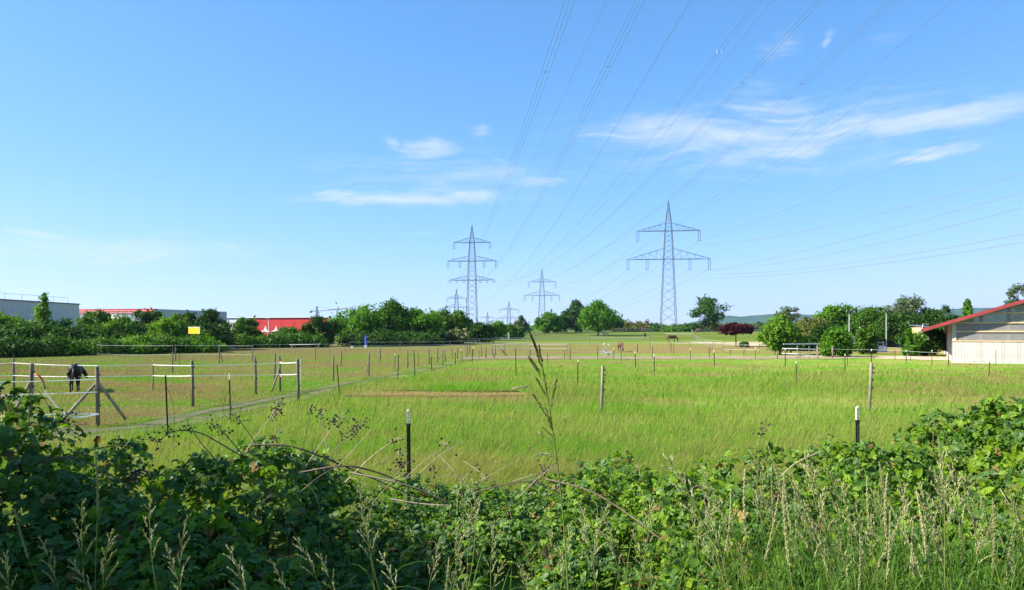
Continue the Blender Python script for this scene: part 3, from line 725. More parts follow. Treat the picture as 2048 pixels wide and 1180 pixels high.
# grey hall, its long side runs away from us in shade
t = box_hall('grey_hall', 'long grey sheet clad hall receding behind the hedge', [(-150, 95), (-95.6, 95), (-95.6, 160), (-150, 160)], 8.35)
panels(t, (-95.6, 95), (-95.6, 160), 0, 8.4, 2.4, M_CLAD)
panels(t, (-150, 95), (-95.6, 95), 0, 8.4, 2.4, M_CLAD)
MB().box(-95.5, -95.3, 94.8, 160.1, 8.4, 8.62).build('roof_edge', M_ROOFG, t)
MB().tube([(-98, 95, 9.9), (-98, 160, 9.9)], 0.03, 5).build('roof_rail', M_STEEL, t)
for k in range(14): MB().tube([(-98, 95 + k * 5, 8.3), (-98, 95 + k * 5, 9.9)], 0.03, 5).build('rail_post', M_STEEL, t)
# shed with a red fascia
fr = [(-168, 234), (-108.3, 219), (-100, 254), (-158, 270)]
t = box_hall('red_topped_shed', 'grey shed with red fascia and white wall section', fr, 9.1)
def lerp2(a, b, k): return (a[0] + (b[0] - a[0]) * k, a[1] + (b[1] - a[1]) * k)
panels(t, fr[0], fr[1], 7.85, 9.25, 4.0, M_REDW, 'red_panel', 0.14)
panels(t, fr[0], lerp2(fr[0], fr[1], 0.66), 0, 7.8, 2.4, M_CLAD)
panels(t, lerp2(fr[0], fr[1], 0.66), lerp2(fr[0], fr[1], 0.80), 0, 7.8, 4.0, M_WALLW, 'white_panel', 0.16)
panels(t, lerp2(fr[0], fr[1], 0.80), fr[1], 0, 7.8, 2.4, M_CLAD)
panels(t, fr[1], fr[2], 0, 9.2, 2.4, M_CLAD)
for k in range(22):
    q = lerp2(fr[0], fr[1], 0.42 + 0.026 * k); MB().tube([(q[0], q[1] - 0.35, 7.2), (q[0], q[1] - 0.35, 8.7)], 0.05, 4).build('railing_post', M_WHITE, t)
a, b = lerp2(fr[0], fr[1], 0.42), lerp2(fr[0], fr[1], 0.99)
for z in (8.1, 8.68): MB().tube([(a[0], a[1] - 0.35, z), (b[0], b[1] - 0.35, z)], 0.045, 4).build('railing', M_WHITE, t)
# long low hall: pale end, long red side
fr = [(-138, 280), (-66, 260), (-56, 296), (-126, 318)]
t = box_hall('red_hall', 'long low hall with pale end and bright red wall', fr, 7.2)
panels(t, fr[0], lerp2(fr[0], fr[1], 0.56), 0, 7.3, 2.2, M_CLADL, 'pale_panel', 0.12)
panels(t, lerp2(fr[0], fr[1], 0.56), fr[1], 0, 7.3, 4.4, M_REDW, 'red_panel', 0.12)
panels(t, fr[1], fr[2], 0, 7.0, 2.4, M_CLAD)
q = lerp2(fr[0], fr[1], 1.0); MB().bar((fr[0][0], fr[0][1] - 0.3, 7.42), (q[0], q[1] - 0.3, 7.42), 0.35, 0.2).build('roof_edge', M_WHITE, t)
# white tents in front of the red wall
for px, w, lb in ((531, 16, 'white pointed tent in front of the red wall, first of two'), (552, 14, 'white pointed tent in front of the red wall, next to the lamp column')):
    g = gd(px, 235); t = thing('party_tent', lb, 'tent', g, 0, 'white tents by the red hall')
    r = w / F * 235 / 2; hh = CAMH + (HOR - 651) / F * 235 - g.z
    mb = MB(); mb.add([(-r, -r, 2.2), (r, -r, 2.2), (r, r, 2.2), (-r, r, 2.2), (0, 0, hh), (-r * .35, -r * .35, hh * .62), (r * .35, -r * .35, hh * .62), (r * .35, r * .35, hh * .62), (-r * .35, r * .35, hh * .62)],
        [(0, 1, 6, 5), (1, 2, 7, 6), (2, 3, 8, 7), (3, 0, 5, 8), (5, 6, 4), (6, 7, 4), (7, 8, 4), (8, 5, 4)]); mb.build('canopy', M_WHITE, t)
    for sx in (-1, 1):
        for sy in (-1, 1): MB().tube([(sx * r * .97, sy * r * .97, 0), (sx * r * .97, sy * r * .97, 2.2)], 0.06, 6).build('leg', M_WHITE, t)
# street lamp before the red wall
g = gd(537, 230); t = thing('street_lamp', 'slender white street lamp in front of the red wall', 'street lamp', g)
hl = CAMH + (HOR - 638) / F * 230
MB().tube([(0, 0, 0), (0, 0, hl)], [0.12, 0.08], 8).build('pole', M_WHITE, t); MB().box(-0.9, 0.1, -0.15, 0.15, hl, hl + 0.15).build('lamp_head', M_WHITE, t)
# yellow sign in the hedge
g = gd(388, 90); t = thing('yellow_sign', 'plain yellow board with grey edge above the hedge', 'sign', g, -0.35)
zc = CAMH + (HOR - 655) / F * 90 - g.z
MB().box(-0.86, 0.86, -0.04, 0.04, zc - 0.78, zc + 0.02).build('board', simple('yellow_board', (0.80, 0.56, 0.01), 0.5, 0.04, 1), t)
fm = MB(); fm.box(-.92, .92, -0.05, 0.05, zc + 0.02, zc + 0.09); fm.box(.86, .92, -0.05, 0.05, zc - 0.78, zc + 0.02); fm.build('frame', M_CLADL, t)
for sx in (-0.6, 0.6): MB().tube([(sx, 0.07, 0), (sx, 0.07, zc)], 0.05, 6).build('leg', M_STEEL, t)
# blue pillar sign
g = gd(731, 112); t = thing('pillar_sign', 'slim blue pillar sign with white marks and white foot', 'sign', g)
M_BLUE = simple('blue_enamel', (0.01, 0.06, 0.55), 0.4, 0.05, 1)
ht = CAMH + (HOR - 671) / F * 112 - g.z
MB().box(-0.17, 0.17, -0.12, 0.12, 0.5, ht).build('pillar', M_BLUE, t); MB().box(-0.19, 0.19, -0.14, 0.14, 0, 0.5).build('foot', M_WHITE, t)
for k in range(4):
    z = 0.72 + k * (ht - 0.75) / 4; mk = MB(); mk.bar((-0.08, -0.13, z), (-0.02, -0.13, z + 0.16), 0.035); mk.bar((0.08, -0.13, z), (0.0, -0.13, z + 0.16), 0.035); mk.build('white_mark', M_WHITE, t)
# tower crane far off
g = gd(634, 520); t = thing('tower_crane', 'distant tower crane with pale red and white jib', 'crane', g)
M_CRANE = simple('crane_red', (0.62, 0.25, 0.18), 0.5, 0.1, 1)
def lattice(mb, a, b, w, n, bw):
    a, b = Vector(a), Vector(b); d = (b - a).normalized()
    u = d.orthogonal().normalized() * w; v = d.cross(u).normalized() * w
    cs = [u, v, -u, -v]
    for c in cs: mb.bar(a + c, b + c, bw)
    for i in range(n):
        p, q = a.lerp(b, i / n), a.lerp(b, (i + 1) / n)
        for k in range(4): mb.bar(p + cs[k], q + cs[(k + 1) % 4], bw * 0.6)
zt = CAMH + (HOR - 623) / F * 520 - g.z
mb = MB(); lattice(mb, (0, 0, 0), (0, 0, zt), 0.8, 12, 0.28); mb.build('mast', M_STEEL, t)
mb = MB(); lattice(mb, (0, 0, zt), (0, 0, zt + 3.6), 0.5, 2, 0.22); mb.build('apex', M_STEEL, t)
mb = MB(); lattice(mb, (0.5, 0, zt + 0.3), (8, 0, zt + 1.0), 0.45, 6, 0.25); mb.build('inner_jib', M_WHITE, t)
mb = MB(); lattice(mb, (8, 0, zt + 1.0), (22, 0, zt + 2.2), 0.4, 10, 0.25); mb.build('outer_jib', M_CRANE, t)
mb = MB(); mb.bar((-5, 0, zt + 0.2), (-0.5, 0, zt + 0.3), 0.4); mb.box(-5, -3.6, -0.5, 0.5, zt - 0.9, zt + 0.1); mb.build('counter_jib', M_STEEL, t)
mb = MB(); mb.bar((0, 0, zt + 3.5), (14, 0, zt + 1.7), 0.1); mb.bar((0, 0, zt + 3.5), (-4.5, 0, zt + 0.3), 0.1); mb.build('stay_cable', M_STEEL, t)
MB().box(0.4, 1.6, -0.6, 0.6, zt - 1.6, zt - 0.2).build('cabin', M_WHITE, t)

# riding barn on the right: gable toward us
def barn():
    A = Vector((37.8, 62.2, 0)); u = Vector((0.869, -0.494, 0)).normalized()      # along the gable
    g0 = tz(A.x, A.y)
    rz = math.atan2(u.y, u.x)
    t = thing('riding_barn', 'timber barn with pale plank base, clear gable panels and red roof', 'barn', (A.x, A.y, g0), rz)
    Wd, Lg = 17.0, 30.0            # gable width, length
    slope = math.tan(math.radians(18.2))
    hw, hp = 3.55, 1.86            # eave wall height at the corner, plank base height
    ridge = Wd / 2
    def zr(x): return hw + slope * (x if x <= ridge else Wd - x)
    # concrete plinth
    MB().box(-0.03, Wd + .03, -0.05, Lg, -0.6, 0.14).build('plinth', simple('plinth_concrete', (0.55, 0.52, 0.46), 0.9, 0.1, 3), t)
    # planks
    rng = random.Random(3)
    n = 78; pw = Wd / n
    mats = [simple('limed_plank_%d' % k, c, 0.8, 0.14, 3, stretch=(5, 5, 0.7), bump=0.3) for k, c in enumerate([(0.56, 0.51, 0.44), (0.49, 0.445, 0.385), (0.60, 0.555, 0.48)])]
    pm = []
    for m in mats: pm.append(MB().box(0.005, pw - 0.008, -0.028, 0.0, 0.16, hp - 0.04).mesh('plank', m))
    for i in range(n):
        o = link('plank', pm[rng.choice([0, 0, 1, 2])], t, (i * pw, -0.02 - rng.random() * 0.012, rng.uniform(-0.02, 0.01)))
    MB().box(0.01, Wd - .01, 0.0, 0.12, 0.14, hp).build('base_wall', M_WOODD, t)
    pl = MB().box(0.006, 0.2, -0.014, 0.014, 0.16, hw - .1).mesh('plank', mats[0])
    for k in range(int(Lg / 0.22)):
        o = link('plank', pl, t, (-0.02, 0.1 + k * 0.22, 0)); o.rotation_euler = (0, 0, math.pi / 2)
    MB().box(0.01, 0.1, 0.02, Lg, 0.14, hw).build('side_wall', M_WOODD, t)
    # sill and corner post
    MB().box(-0.04, Wd + 0.04, -0.10, 0.06, hp - 0.03, hp + 0.06).build('sill', M_PINE, t)
    MB().box(-0.03, 0.27, -0.06, 0.16, hp + 0.06, hw - 0.02).build('corner_post', M_PLANK, t)
    # rails
    for z in (hp + 0.83, hp + 1.56, hp + 2.38, hp + 3.2):
        x0 = max(0.28, (z - hw + 0.15) / slope); MB().box(x0, Wd - x0, -0.07, -0.005, z - 0.06, z + 0.06).build('rail', M_PINE, t)
    # posts behind the sheets and a brace
    for x in (2.05, 4.0, 6.4, 8.5, 10.6, 13.0, 15.0): MB().box(x - 0.13, x + 0.13, 0.045, 0.25, hp, zr(x) - 0.12).build('post', M_PINE, t)
    MB().bar((0.36, 0.09, hp + 1.35), (1.0, 0.09, hp + 0.05), 0.08, 0.15).build('brace', M_PINE, t)
    MB().bar((0.3, -0.02, hw - 0.04), (2.95, -0.02, zr(2.95) - 0.2), 0.05, 0.09).build('brace', M_PINE, t)
    # corrugated clear sheets
    m, tt, out = mat_base('clear_corrugated_sheet')
    tr = N(tt, 'ShaderNodeBsdfTransparent'); tr.inputs[0].default_value = (0.80, 0.82, 0.84, 1)
    p = N(tt, 'ShaderNodeBsdfPrincipled', i_Roughness=0.28); p.inputs['Base Color'].default_value = (0.46, 0.43, 0.39, 1)
    mx = N(tt, 'ShaderNodeMixShader', i_0=0.40); L(tt, tr.outputs[0], mx.inputs[1]); L(tt, p.outputs[0], mx.inputs[2]); L(tt, mx.outputs[0], out.inputs[0])
    step = 0.97; x = 0.27
    while x < Wd - 0.3:
        x1 = min(x + step - 0.02, Wd - 0.27)
        V, Fc = [], []
        nn = 16
        for k in range(nn + 1):
            xx = x + (x1 - x) * k / nn; y = 0.02 + 0.012 * math.cos(k * math.pi)
            V += [(xx, y, hp + 0.05), (xx, y, zr(xx) - 0.16), (xx, y + 0.004, hp + 0.05), (xx, y + 0.004, zr(xx) - 0.16)]
            if k: b = 4 * (k - 1); Fc += [(b, b + 4, b + 5, b + 1), (b + 2, b + 3, b + 7, b + 6)]
        link('clear_sheet', npmesh('clear_sheet', V, Fc, m), t)
        # overlap seam, double sheet
        MB().box(x1 - 0.035, x1 + 0.03, 0.0, 0.006, hp + 0.06, zr(x1) - 0.2).build('sheet_seam', m, t)
        x += step
    # inside: dark floor and far wall
    MB().box(0.2, Wd - .2, 0.3, Lg - .2, 0.15, 0.2).build('floor', M_TRACK, t)
    MB().box(0.1, Wd - .1, Lg - 0.2, Lg, 0.1, hw - 0.1).build('back_wall', M_WOODD, t)
    # trusses
    for k in range(1, 7):
        y = k * 4.5; mb = MB(); mb.bar((0.1, y, hw - .1), (Wd - .1, y, hw - .1), 0.12, 0.2); mb.bar((0.1, y, hw - .05), (ridge, y, zr(ridge) - .3), 0.12, 0.2); mb.bar((Wd - .1, y, hw - .05), (ridge, y, zr(ridge) - .3), 0.12, 0.2); mb.build('truss', M_PINE, t)
    # roof slopes with overhang
    ov, oy = 2.35, 0.75
    M_ROOF = simple('wine_red_roof_sheet', (0.31, 0.045, 0.045), 0.5, 0.12, 1.5)
    for side in (0, 1):
        xs = (-ov, ridge) if side == 0 else (Wd + ov, ridge)
        z0 = hw - slope * ov; z1 = hw + slope * ridge
        mb = MB(); mb.add([(xs[0], -oy, z0 + .04), (xs[1], -oy, z1 + .04), (xs[1], Lg, z1 + .04), (xs[0], Lg, z0 + .04), (xs[0], -oy, z0 + .12), (xs[1], -oy, z1 + .12), (xs[1], Lg, z1 + .12), (xs[0], Lg, z0 + .12)],
               [(0, 1, 2, 3), (7, 6, 5, 4), (0, 4, 5, 1), (1, 5, 6, 2), (2, 6, 7, 3), (3, 7, 4, 0)])
        r = mb.build('roof', M_ROOF, t)
        MB().bar((xs[0], -oy - 0.025, z0 + .0), (xs[1], -oy - 0.025, z1 + .0), 0.045, 0.27).build('verge_board', M_ROOF, r)
        MB().bar((xs[0], -oy + .2, z0 - .09), (xs[1], -oy + .2, z1 - .09), 0.12, 0.2).build('rafter', M_PINE, r)
        for k in range(1, 14): MB().bar((xs[0], -oy + k * 2.2, z0 - .08), (0 if side == 0 else Wd, -oy + k * 2.2, hw - .08), 0.1, 0.18).build('rafter', M_PINE, r)
        MB().bar((xs[0] * 0.6 if side == 0 else Wd + ov * .6, -oy + .1, hw - slope * ov * .6 - .06), (xs[0] * 0.6 if side == 0 else Wd + ov * .6, Lg, hw - slope * ov * .6 - .06), 0.14, 0.1).build('purlin', M_PINE, r)
    # gutter and down pipe under the eave
    z0 = hw - slope * ov
    mb = MB(); mb.tube([(-ov - .05, -oy, z0 + 0.04), (-ov - .05, Lg, z0 + 0.04)], 0.08, 8); mb.build('gutter', M_WHITE, t)
barn()
# small outbuilding beyond the barn eave
g = gd(1852, 100); t = thing('outbuilding', 'small ochre outbuilding with white pipe behind the elder shrub', 'shed', g)
z = CAMH + (HOR - 655) / F * 100 - g.z
MB().box(-0.5, 0.7, 0, 3, -0.3, z).build('wall', simple('ochre_wall', (0.55, 0.40, 0.17), 0.8, 0.12, 1), t)
mb = MB(); mb.add([(-.6, -.2, z), (.8, -.2, z), (.8, 3.2, z + .3), (-.6, 3.2, z + .3), (-.6, -.2, z + .1), (.8, -.2, z + .1), (.8, 3.2, z + .4), (-.6, 3.2, z + .4)], [(0, 3, 2, 1), (4, 5, 6, 7), (0, 1, 5, 4), (1, 2, 6, 5), (2, 3, 7, 6), (3, 0, 4, 7)]); mb.build('roof', M_ROOFG, t)
MB().tube([(-0.7, -0.3, 0), (-0.7, -0.3, z - .6), (-0.6, -0.3, z + .5), (0.2, -0.3, z + .45)], 0.035, 7).build('pipe', M_WHITE, t)
# low grey roofed sheds behind the yard trees
for px, D, w, top, lb in ((1815, 118, 34, 664, 'low grey roofed shed behind the yard shrubs'), (1700, 112, 34, 672, 'low pale shed behind the first lamp pole')):
    g = gd(px, D); t = thing('shed', lb, 'shed', g)
    ww = w / F * D; z = CAMH + (HOR - top) / F * D - g.z
    MB().box(-ww / 2, ww / 2, 0, 4, -0.3, z - .3).build('wall', M_CLADL, t); MB().box(-ww / 2 - .2, ww / 2 + .2, -.3, 4.2, z - .3, z).build('roof', M_CLAD, t)

# ---------------------------------------------------------------- lattice masts and cables
def pylon(name, label, px, D, H, widths, arms, bw=0.26, rz=-0.1, panels_n=14):
    """widths: (z, half width); arms: (z chord, z at mast, half length, insulator x list, insulator length)"""
    g = gd(px, D); t = thing(name, label, 'pylon', g, rz, 'lattice power masts')
    zs = [w[0] for w in widths]; ws = [w[1] for w in widths]
    hw = lambda z: float(np.interp(z, zs, ws))
    mb = MB()
    for sx in (-1, 1):
        for sy in (-1, 1):
            for a, b in zip(widths[:-1], widths[1:]): mb.bar((sx * a[1], sy * a[1], a[0]), (sx * b[1], sy * b[1], b[0]), bw)
    mb.build('corner_leg', M_STEEL, t)
    z = 0.0; br = MB()
    while z < zs[-1] - 0.6:
        w = hw(z); dz = max(1.0, w * 1.25); z1 = min(zs[-1], z + dz); w1 = hw(z1)
        c0 = [(-w, -w), (w, -w), (w, w), (-w, w)]; c1 = [(-w1, -w1), (w1, -w1), (w1, w1), (-w1, w1)]
        for k in range(4):
            a, b, c, d = c0[k], c0[(k + 1) % 4], c1[k], c1[(k + 1) % 4]
            br.bar((*a, z), (*d, z1), bw * 0.42); br.bar((*b, z), (*c, z1), bw * 0.42)
        z = z1
    for (zc, zm, hl, ins, il) in arms:
        w = hw(zc); cc = [(-w, -w), (w, -w), (w, w), (-w, w)]
        for k in range(4): br.bar((*cc[k], zc), (*cc[(k + 1) % 4], zc), bw * 0.8)
    br.build('bracing', M_STEEL, t)
    for (zc, zm, hl, ins, il) in arms:
        for sx in (-1, 1):
            ab = MB(); w = hw(zc); wm = hw(zm)
            for sy in (-1, 1):
                ab.bar((sx * w, sy * w, zc), (sx * hl, sy * 0.15, zc), bw * 0.85)
                ab.bar((sx * wm, sy * wm, zm), (sx * hl, sy * 0.15, zc + 0.15), bw * 0.6)
            n = 5
            for i in range(n):
                f0, f1 = i / n, (i + 1) / n
                x0, x1 = w + (hl - w) * f0, w + (hl - w) * f1
                zt0, zt1 = zm + (zc - zm) * f0, zm + (zc - zm) * f1
                y0, y1 = w * (1 - f0), w * (1 - f1)
                for sy in (-1, 1):
                    ab.bar((sx * x0, sy * y0, zc), (sx * x1, sy * y1, zt1), bw * 0.38)
                    if i: ab.bar((sx * x0, sy * y0, zc), (sx * x0, sy * y0, zt0), bw * 0.34)
                ab.bar((sx * x0, y0, zc), (sx * x1, -y1, zc), bw * 0.38)
            ab.build('cross_arm', M_STEEL, t)
        for x in ins:
            ib = MB()
            for s in (-0.45, 0.45):
                ib.tube([(x + s, 0, zc), (x + s, 0, zc - il)], 0.11 if D < 500 else 0.16, 5)
            ib.bar((x - 0.6, 0, zc - il), (x + 0.6, 0, zc - il), 0.16)
            ib.build('insulator', M_INS, t)
    def att(x, z): return Vector((g.x + math.cos(rz) * x, g.y + math.sin(rz) * x, g.z + z))
    return t, att
BIG = dict(H=59.5)
tb, att_b = pylon('power_mast', 'largest lattice mast with two cross arms near the spreading tree', 1337, 330, 59.5,
    [(0, 3.6), (33, 2.15), (46, 1.55), (52, 1.0), (59.5, 0.06)],
    [(45.9, 49.5, 14.1, (-13.8, 13.8), 4.6), (33.0, 38.0, 18.5, (-18.2, -9.6, 9.6, 18.2), 4.6)], bw=0.18)
tl, att_l = pylon('power_mast', 'tall lattice mast with three cross arms beyond the elder bush', 944, 380, 55.7,
    [(0, 2.9), (27, 2.05), (36.9, 1.75), (46.6, 1.2), (49, 0.9), (55.7, 0.06)],
    [(46.6, 49.2, 9.7, (-9.5, 9.5), 3.0), (36.9, 39.6, 13.0, (-12.8, -6.5, 6.5, 12.8), 3.2), (26.9, 29.3, 11.9, (-11.7, -8, -4.4, 4.4, 8, 11.7), 1.2)], bw=0.18)
tm, att_m = pylon('power_mast', 'middle distance mast with two cross arms above the light green tree', 1084, 720, 61.5,
    [(0, 4.0), (36, 2.3), (48, 1.6), (54, 1.1), (61.5, 0.06)],
    [(48.5, 52, 13.5, (-13.3, 13.3), 5.5), (35.0, 39.5, 17.4, (-17.2, -9.4, 9.4, 17.2), 5.0)], bw=0.27)
t9, att_9 = pylon('power_mast', 'pale far mast partly hidden by the three armed mast', 913, 900, 53.0,
    [(0, 3.6), (30, 2.3), (42, 1.6), (46, 1.0), (53, 0.06)],
    [(41, 45, 12.3, (-12, 12), 5), (29.5, 34, 16, (-15.8, -9, 9, 15.8), 5)], bw=0.27)
t1, att_1 = pylon('power_mast', 'small thin mast between the three armed and middle masts', 1018, 1150, 47.0,
    [(0, 3.6), (22, 2.4), (36, 1.8), (41, 1.1), (47, 0.06)],
    [(33, 36.5, 15.5, (-15.2, 15.2), 5), (19.5, 23, 20, (-19.6, -10, 10, 19.6), 5)], bw=0.34)
t2, att_2 = pylon('power_mast', 'faintest tiny mast far beyond the small green tree', 975, 1900, 49.5,
    [(0, 3.6), (24, 2.4), (36, 1.8), (41, 1.1), (49.5, 0.06)],
    [(34, 38, 19, (-18.6, 18.6), 5), (20, 24, 24, (-23, 23), 5)], bw=0.55)

def cable(label, pts, r, nsub=2, gap=0.45, spacers=(), group='overhead power cables', smat=None):
    t = thing('power_cable', label, 'cable', pts[0], 0, group)
    o = pts[0]
    for k in range(nsub):
        off = Vector(((k - (nsub - 1) / 2) * gap, 0, 0))
        MB().tube([p - o + off for p in pts], r * 0.55, 4, caps=False).build('conductor', M_WIRE, t)
    for f in spacers:
        p = pts[int(f * (len(pts) - 1))] - o; MB().bar(p - Vector((gap * .6, 0, 0)), p + Vector((gap * .6, 0, 0)), 0.035 if smat is None else 0.09).build('spacer', smat or M_INS, t)
    return t
def fit(P0, s, picks, yend, n=60):
    """a cable from P0 toward us: plan direction s, sag parabola through sight lines"""
    ys, zs = [P0.y], [P0.z]
    for (u, v) in picks:
        Y = (P0.x - s * P0.y) / ((u - 1024) / F - s)
        ys.append(Y); zs.append(CAMH + (HOR - v) / F * Y)
    co = np.polyfit(ys, zs, len(ys) - 1)
    return [Vector((P0.x + s * (y - P0.y), y, float(np.polyval(co, y)))) for y in np.linspace(P0.y, yend, n)]
def ref(px, py, D): return at(px, py, D)
sA = -0.122
for (lb, ax, ay, picks, nsub, r) in [
    ('bundle of cables steepest in the sky, from the three armed mast', 894, 540, [(1035, 300), (1140, 0)], 3, 0.030),
    ('thin faint cable beside the steepest bundle', 908, 502, [(1095, 260), (1213, 0)], 1, 0.022),
    ('second cable bundle from the steepest one', 918, 540, [(1034, 473), (1280, 0)], 3, 0.030),
    ('single cable third from the steepest bundle', 926, 572, [(1119, 432), (1381, 0)], 1, 0.034),
    ('cable pair crossing the sky with white marker rods', 961, 572, [(1165, 438), (1518, 0)], 2, 0.028),
    ('thin cable just beneath the pair with marker rods', 965, 572, [(1262, 346), (1545, 0)], 1, 0.026),
    ('dark cable pair rising over the tip of the big mast', 970, 543, [(1236, 417), (1640, 0)], 2, 0.034),
    ('cable bundle crossing above the big mast to the upper corner', 993, 543, [(1221, 488), (1787, 0)], 3, 0.030),
    ('thin pale cable above the wide cirrus', 985, 508, [(1440, 385), (1905, 0)], 1, 0.024),
    ('sunlit thin cable ending near the corner of the sky', 990, 572, [(1520, 345), (2017, 0)], 1, 0.024),
    ('thin cable below the sunlit one through the cirrus', 994, 572, [(1609, 305), (2048, 88)], 1, 0.024)]:
    P0 = at(ax, ay, 380)
    pts = fit(P0, sA, picks, 18)
    tc_ = cable(lb, pts, r, nsub, 0.4, (0.86,) if nsub > 1 else ())
    if lb.startswith('cable pair crossing'):
        q = min(pts, key=lambda p: abs(1024 + F * p.x / p.y - 1455) if p.y > 5 else 9e9) - pts[0]
        for dx in (-.22, .22): MB().tube([q + Vector((dx, 0, -.17)), q + Vector((dx, 0, .17))], .022, 6).build('marker_rod', M_WHITE, tc_)
sB = -0.105
for (lb, ax, ay, picks, nsub, r) in [
    ('upper cable pair leaving the big mast with markers', 1399, 482, [(1632, 396), (2048, 226)], 2, 0.034),
    ('second cable pair leaving the big mast', 1277, 480, [(1750, 430), (2048, 346)], 2, 0.026),
    ('third cable pair from the lower arm of the big mast', 1419, 541, [(1745, 467), (2048, 384)], 2, 0.036),
    ('fourth cable pair from the lower arm of the big mast', 1380, 541, [(1745, 490), (2048, 414)], 2, 0.032),
    ('fifth cable pair hanging low beyond the big mast', 1297, 541, [(1740, 520), (2048, 468)], 2, 0.028),
    ('lowest cable pair hanging beyond the big mast', 1257, 541, [(1740, 530), (2048, 484)], 2, 0.028)]:
    P0 = at(ax, ay, 330)
    pts = fit(P0, sB, picks, 60)
    cable(lb, pts, r * 1.7, nsub, 0.6, (0.3, 0.55, 0.7), smat=M_WHITE)
def span(label, A, B, sag, r, nsub=1):
    pts = [A.lerp(B, k / 24) - Vector((0, 0, sag * 4 * (k / 24) * (1 - k / 24))) for k in range(25)]
    cable(label, pts, r, nsub, 0.6)
for k, (x, za, zb) in enumerate([(-13.6, 41.3, 43), (13.6, 41.3, 43), (-18.2, 28.4, 30), (-9.6, 28.4, 30), (9.6, 28.4, 30), (18.2, 28.4, 30)]):
    span(['outer top span cable between big and middle masts', 'inner top span cable between big and middle masts', 'outermost lower span cable between big and middle masts', 'second lower span cable between big and middle masts', 'third lower span cable between big and middle masts', 'last lower span cable between big and middle masts'][k], att_b(x, za), att_m(x, zb), 13, 0.05, 2)
    span(['outer top far span cable beyond the middle mast', 'inner top far span cable beyond the middle mast', 'outermost lower far span cable beyond the middle mast', 'second lower far span cable beyond the middle mast', 'third lower far span cable beyond the middle mast', 'last lower far span cable beyond the middle mast'][k], att_m(x, zb), att_1(x, zb - 15.5), 12, 0.06, 1)
for k, (x, za, zb) in enumerate([(-9.5, 43.6, 36), (9.5, 43.6, 36), (-12.8, 33.7, 24.5), (-6.5, 33.7, 24.5), (6.5, 33.7, 24.5), (12.8, 33.7, 24.5)]):
    span(['outer top span cable behind the three armed mast', 'inner top span cable behind the three armed mast', 'outermost middle span cable behind the three armed mast', 'second middle span cable behind the three armed mast', 'third middle span cable behind the three armed mast', 'last middle span cable behind the three armed mast'][k], att_l(x, za), att_9(x, zb), 14, 0.05, 1)
# ---------------------------------------------------------------- fences and posts
def top_at(px, py, g):
    """height above the ground of a pixel row at a thing's distance"""
    return CAMH + (HOR - py) / F * g.y - g.z
def wood_post(mb, a, b, r):
    """round weathered post from a to b with a chamfered top"""
    a, b = Vector(a), Vector(b); d = (b - a).normalized()
    mb.tube([a, a.lerp(b, .5) + Vector((0.006, 0.004, 0)), b - d * r * .4, b], [r * 1.03, r, r * .97, r * .72], 8)
def t_post(mb, a, b, s):
    """steel T section"""
    a, b = Vector(a), Vector(b)
    mb.bar(a, b, s, s * 0.22, up=(0, 1, 0)); mb.bar(a + Vector((0, -s * .38, 0)), b + Vector((0, -s * .38, 0)), s * 0.22, s * 0.62, up=(0, 1, 0))
    n = 12
    for i in range(1, n): mb.bar(a.lerp(b, i / n) + Vector((-s * .55, s * .16, 0)), a.lerp(b, i / n) + Vector((s * .55, s * .16, 0)), s * .2)
def ribbon(pts, w=0.045, th=0.006):
    mb = MB(); V, Fc = [], []
    for i, p in enumerate(pts):
        p = Vector(p); d = (Vector(pts[min(i + 1, len(pts) - 1)]) - Vector(pts[max(i - 1, 0)])); d.z = 0
        s = Vector((d.y, -d.x, 0)).normalized() * th / 2 if d.length > 1e-6 else Vector((0, th / 2, 0))
        V += [p - s - Vector((0, 0, w / 2)), p + s - Vector((0, 0, w / 2)), p + s + Vector((0, 0, w / 2)), p - s + Vector((0, 0, w / 2))]
        if i:
            b = 4 * (i - 1); Fc += [(b + k, b + 4 + k, b + 4 + (k + 1) % 4, b + (k + 1) % 4) for k in range(4)]
    Fc += [(0, 1, 2, 3), tuple(range(len(V) - 1, len(V) - 5, -1))]
    return mb.add(V, Fc)
def sagged(P, sag=0.03, n=8):
    out = []
    for a, b in zip(P[:-1], P[1:]):
        a, b = Vector(a), Vector(b); s = sag * (b - a).length / 4
        out += [a.lerp(b, k / n) - Vector((0, 0, s * 4 * (k / n) * (1 - k / n))) for k in range(n)]
    return out + [Vector(P[-1])]

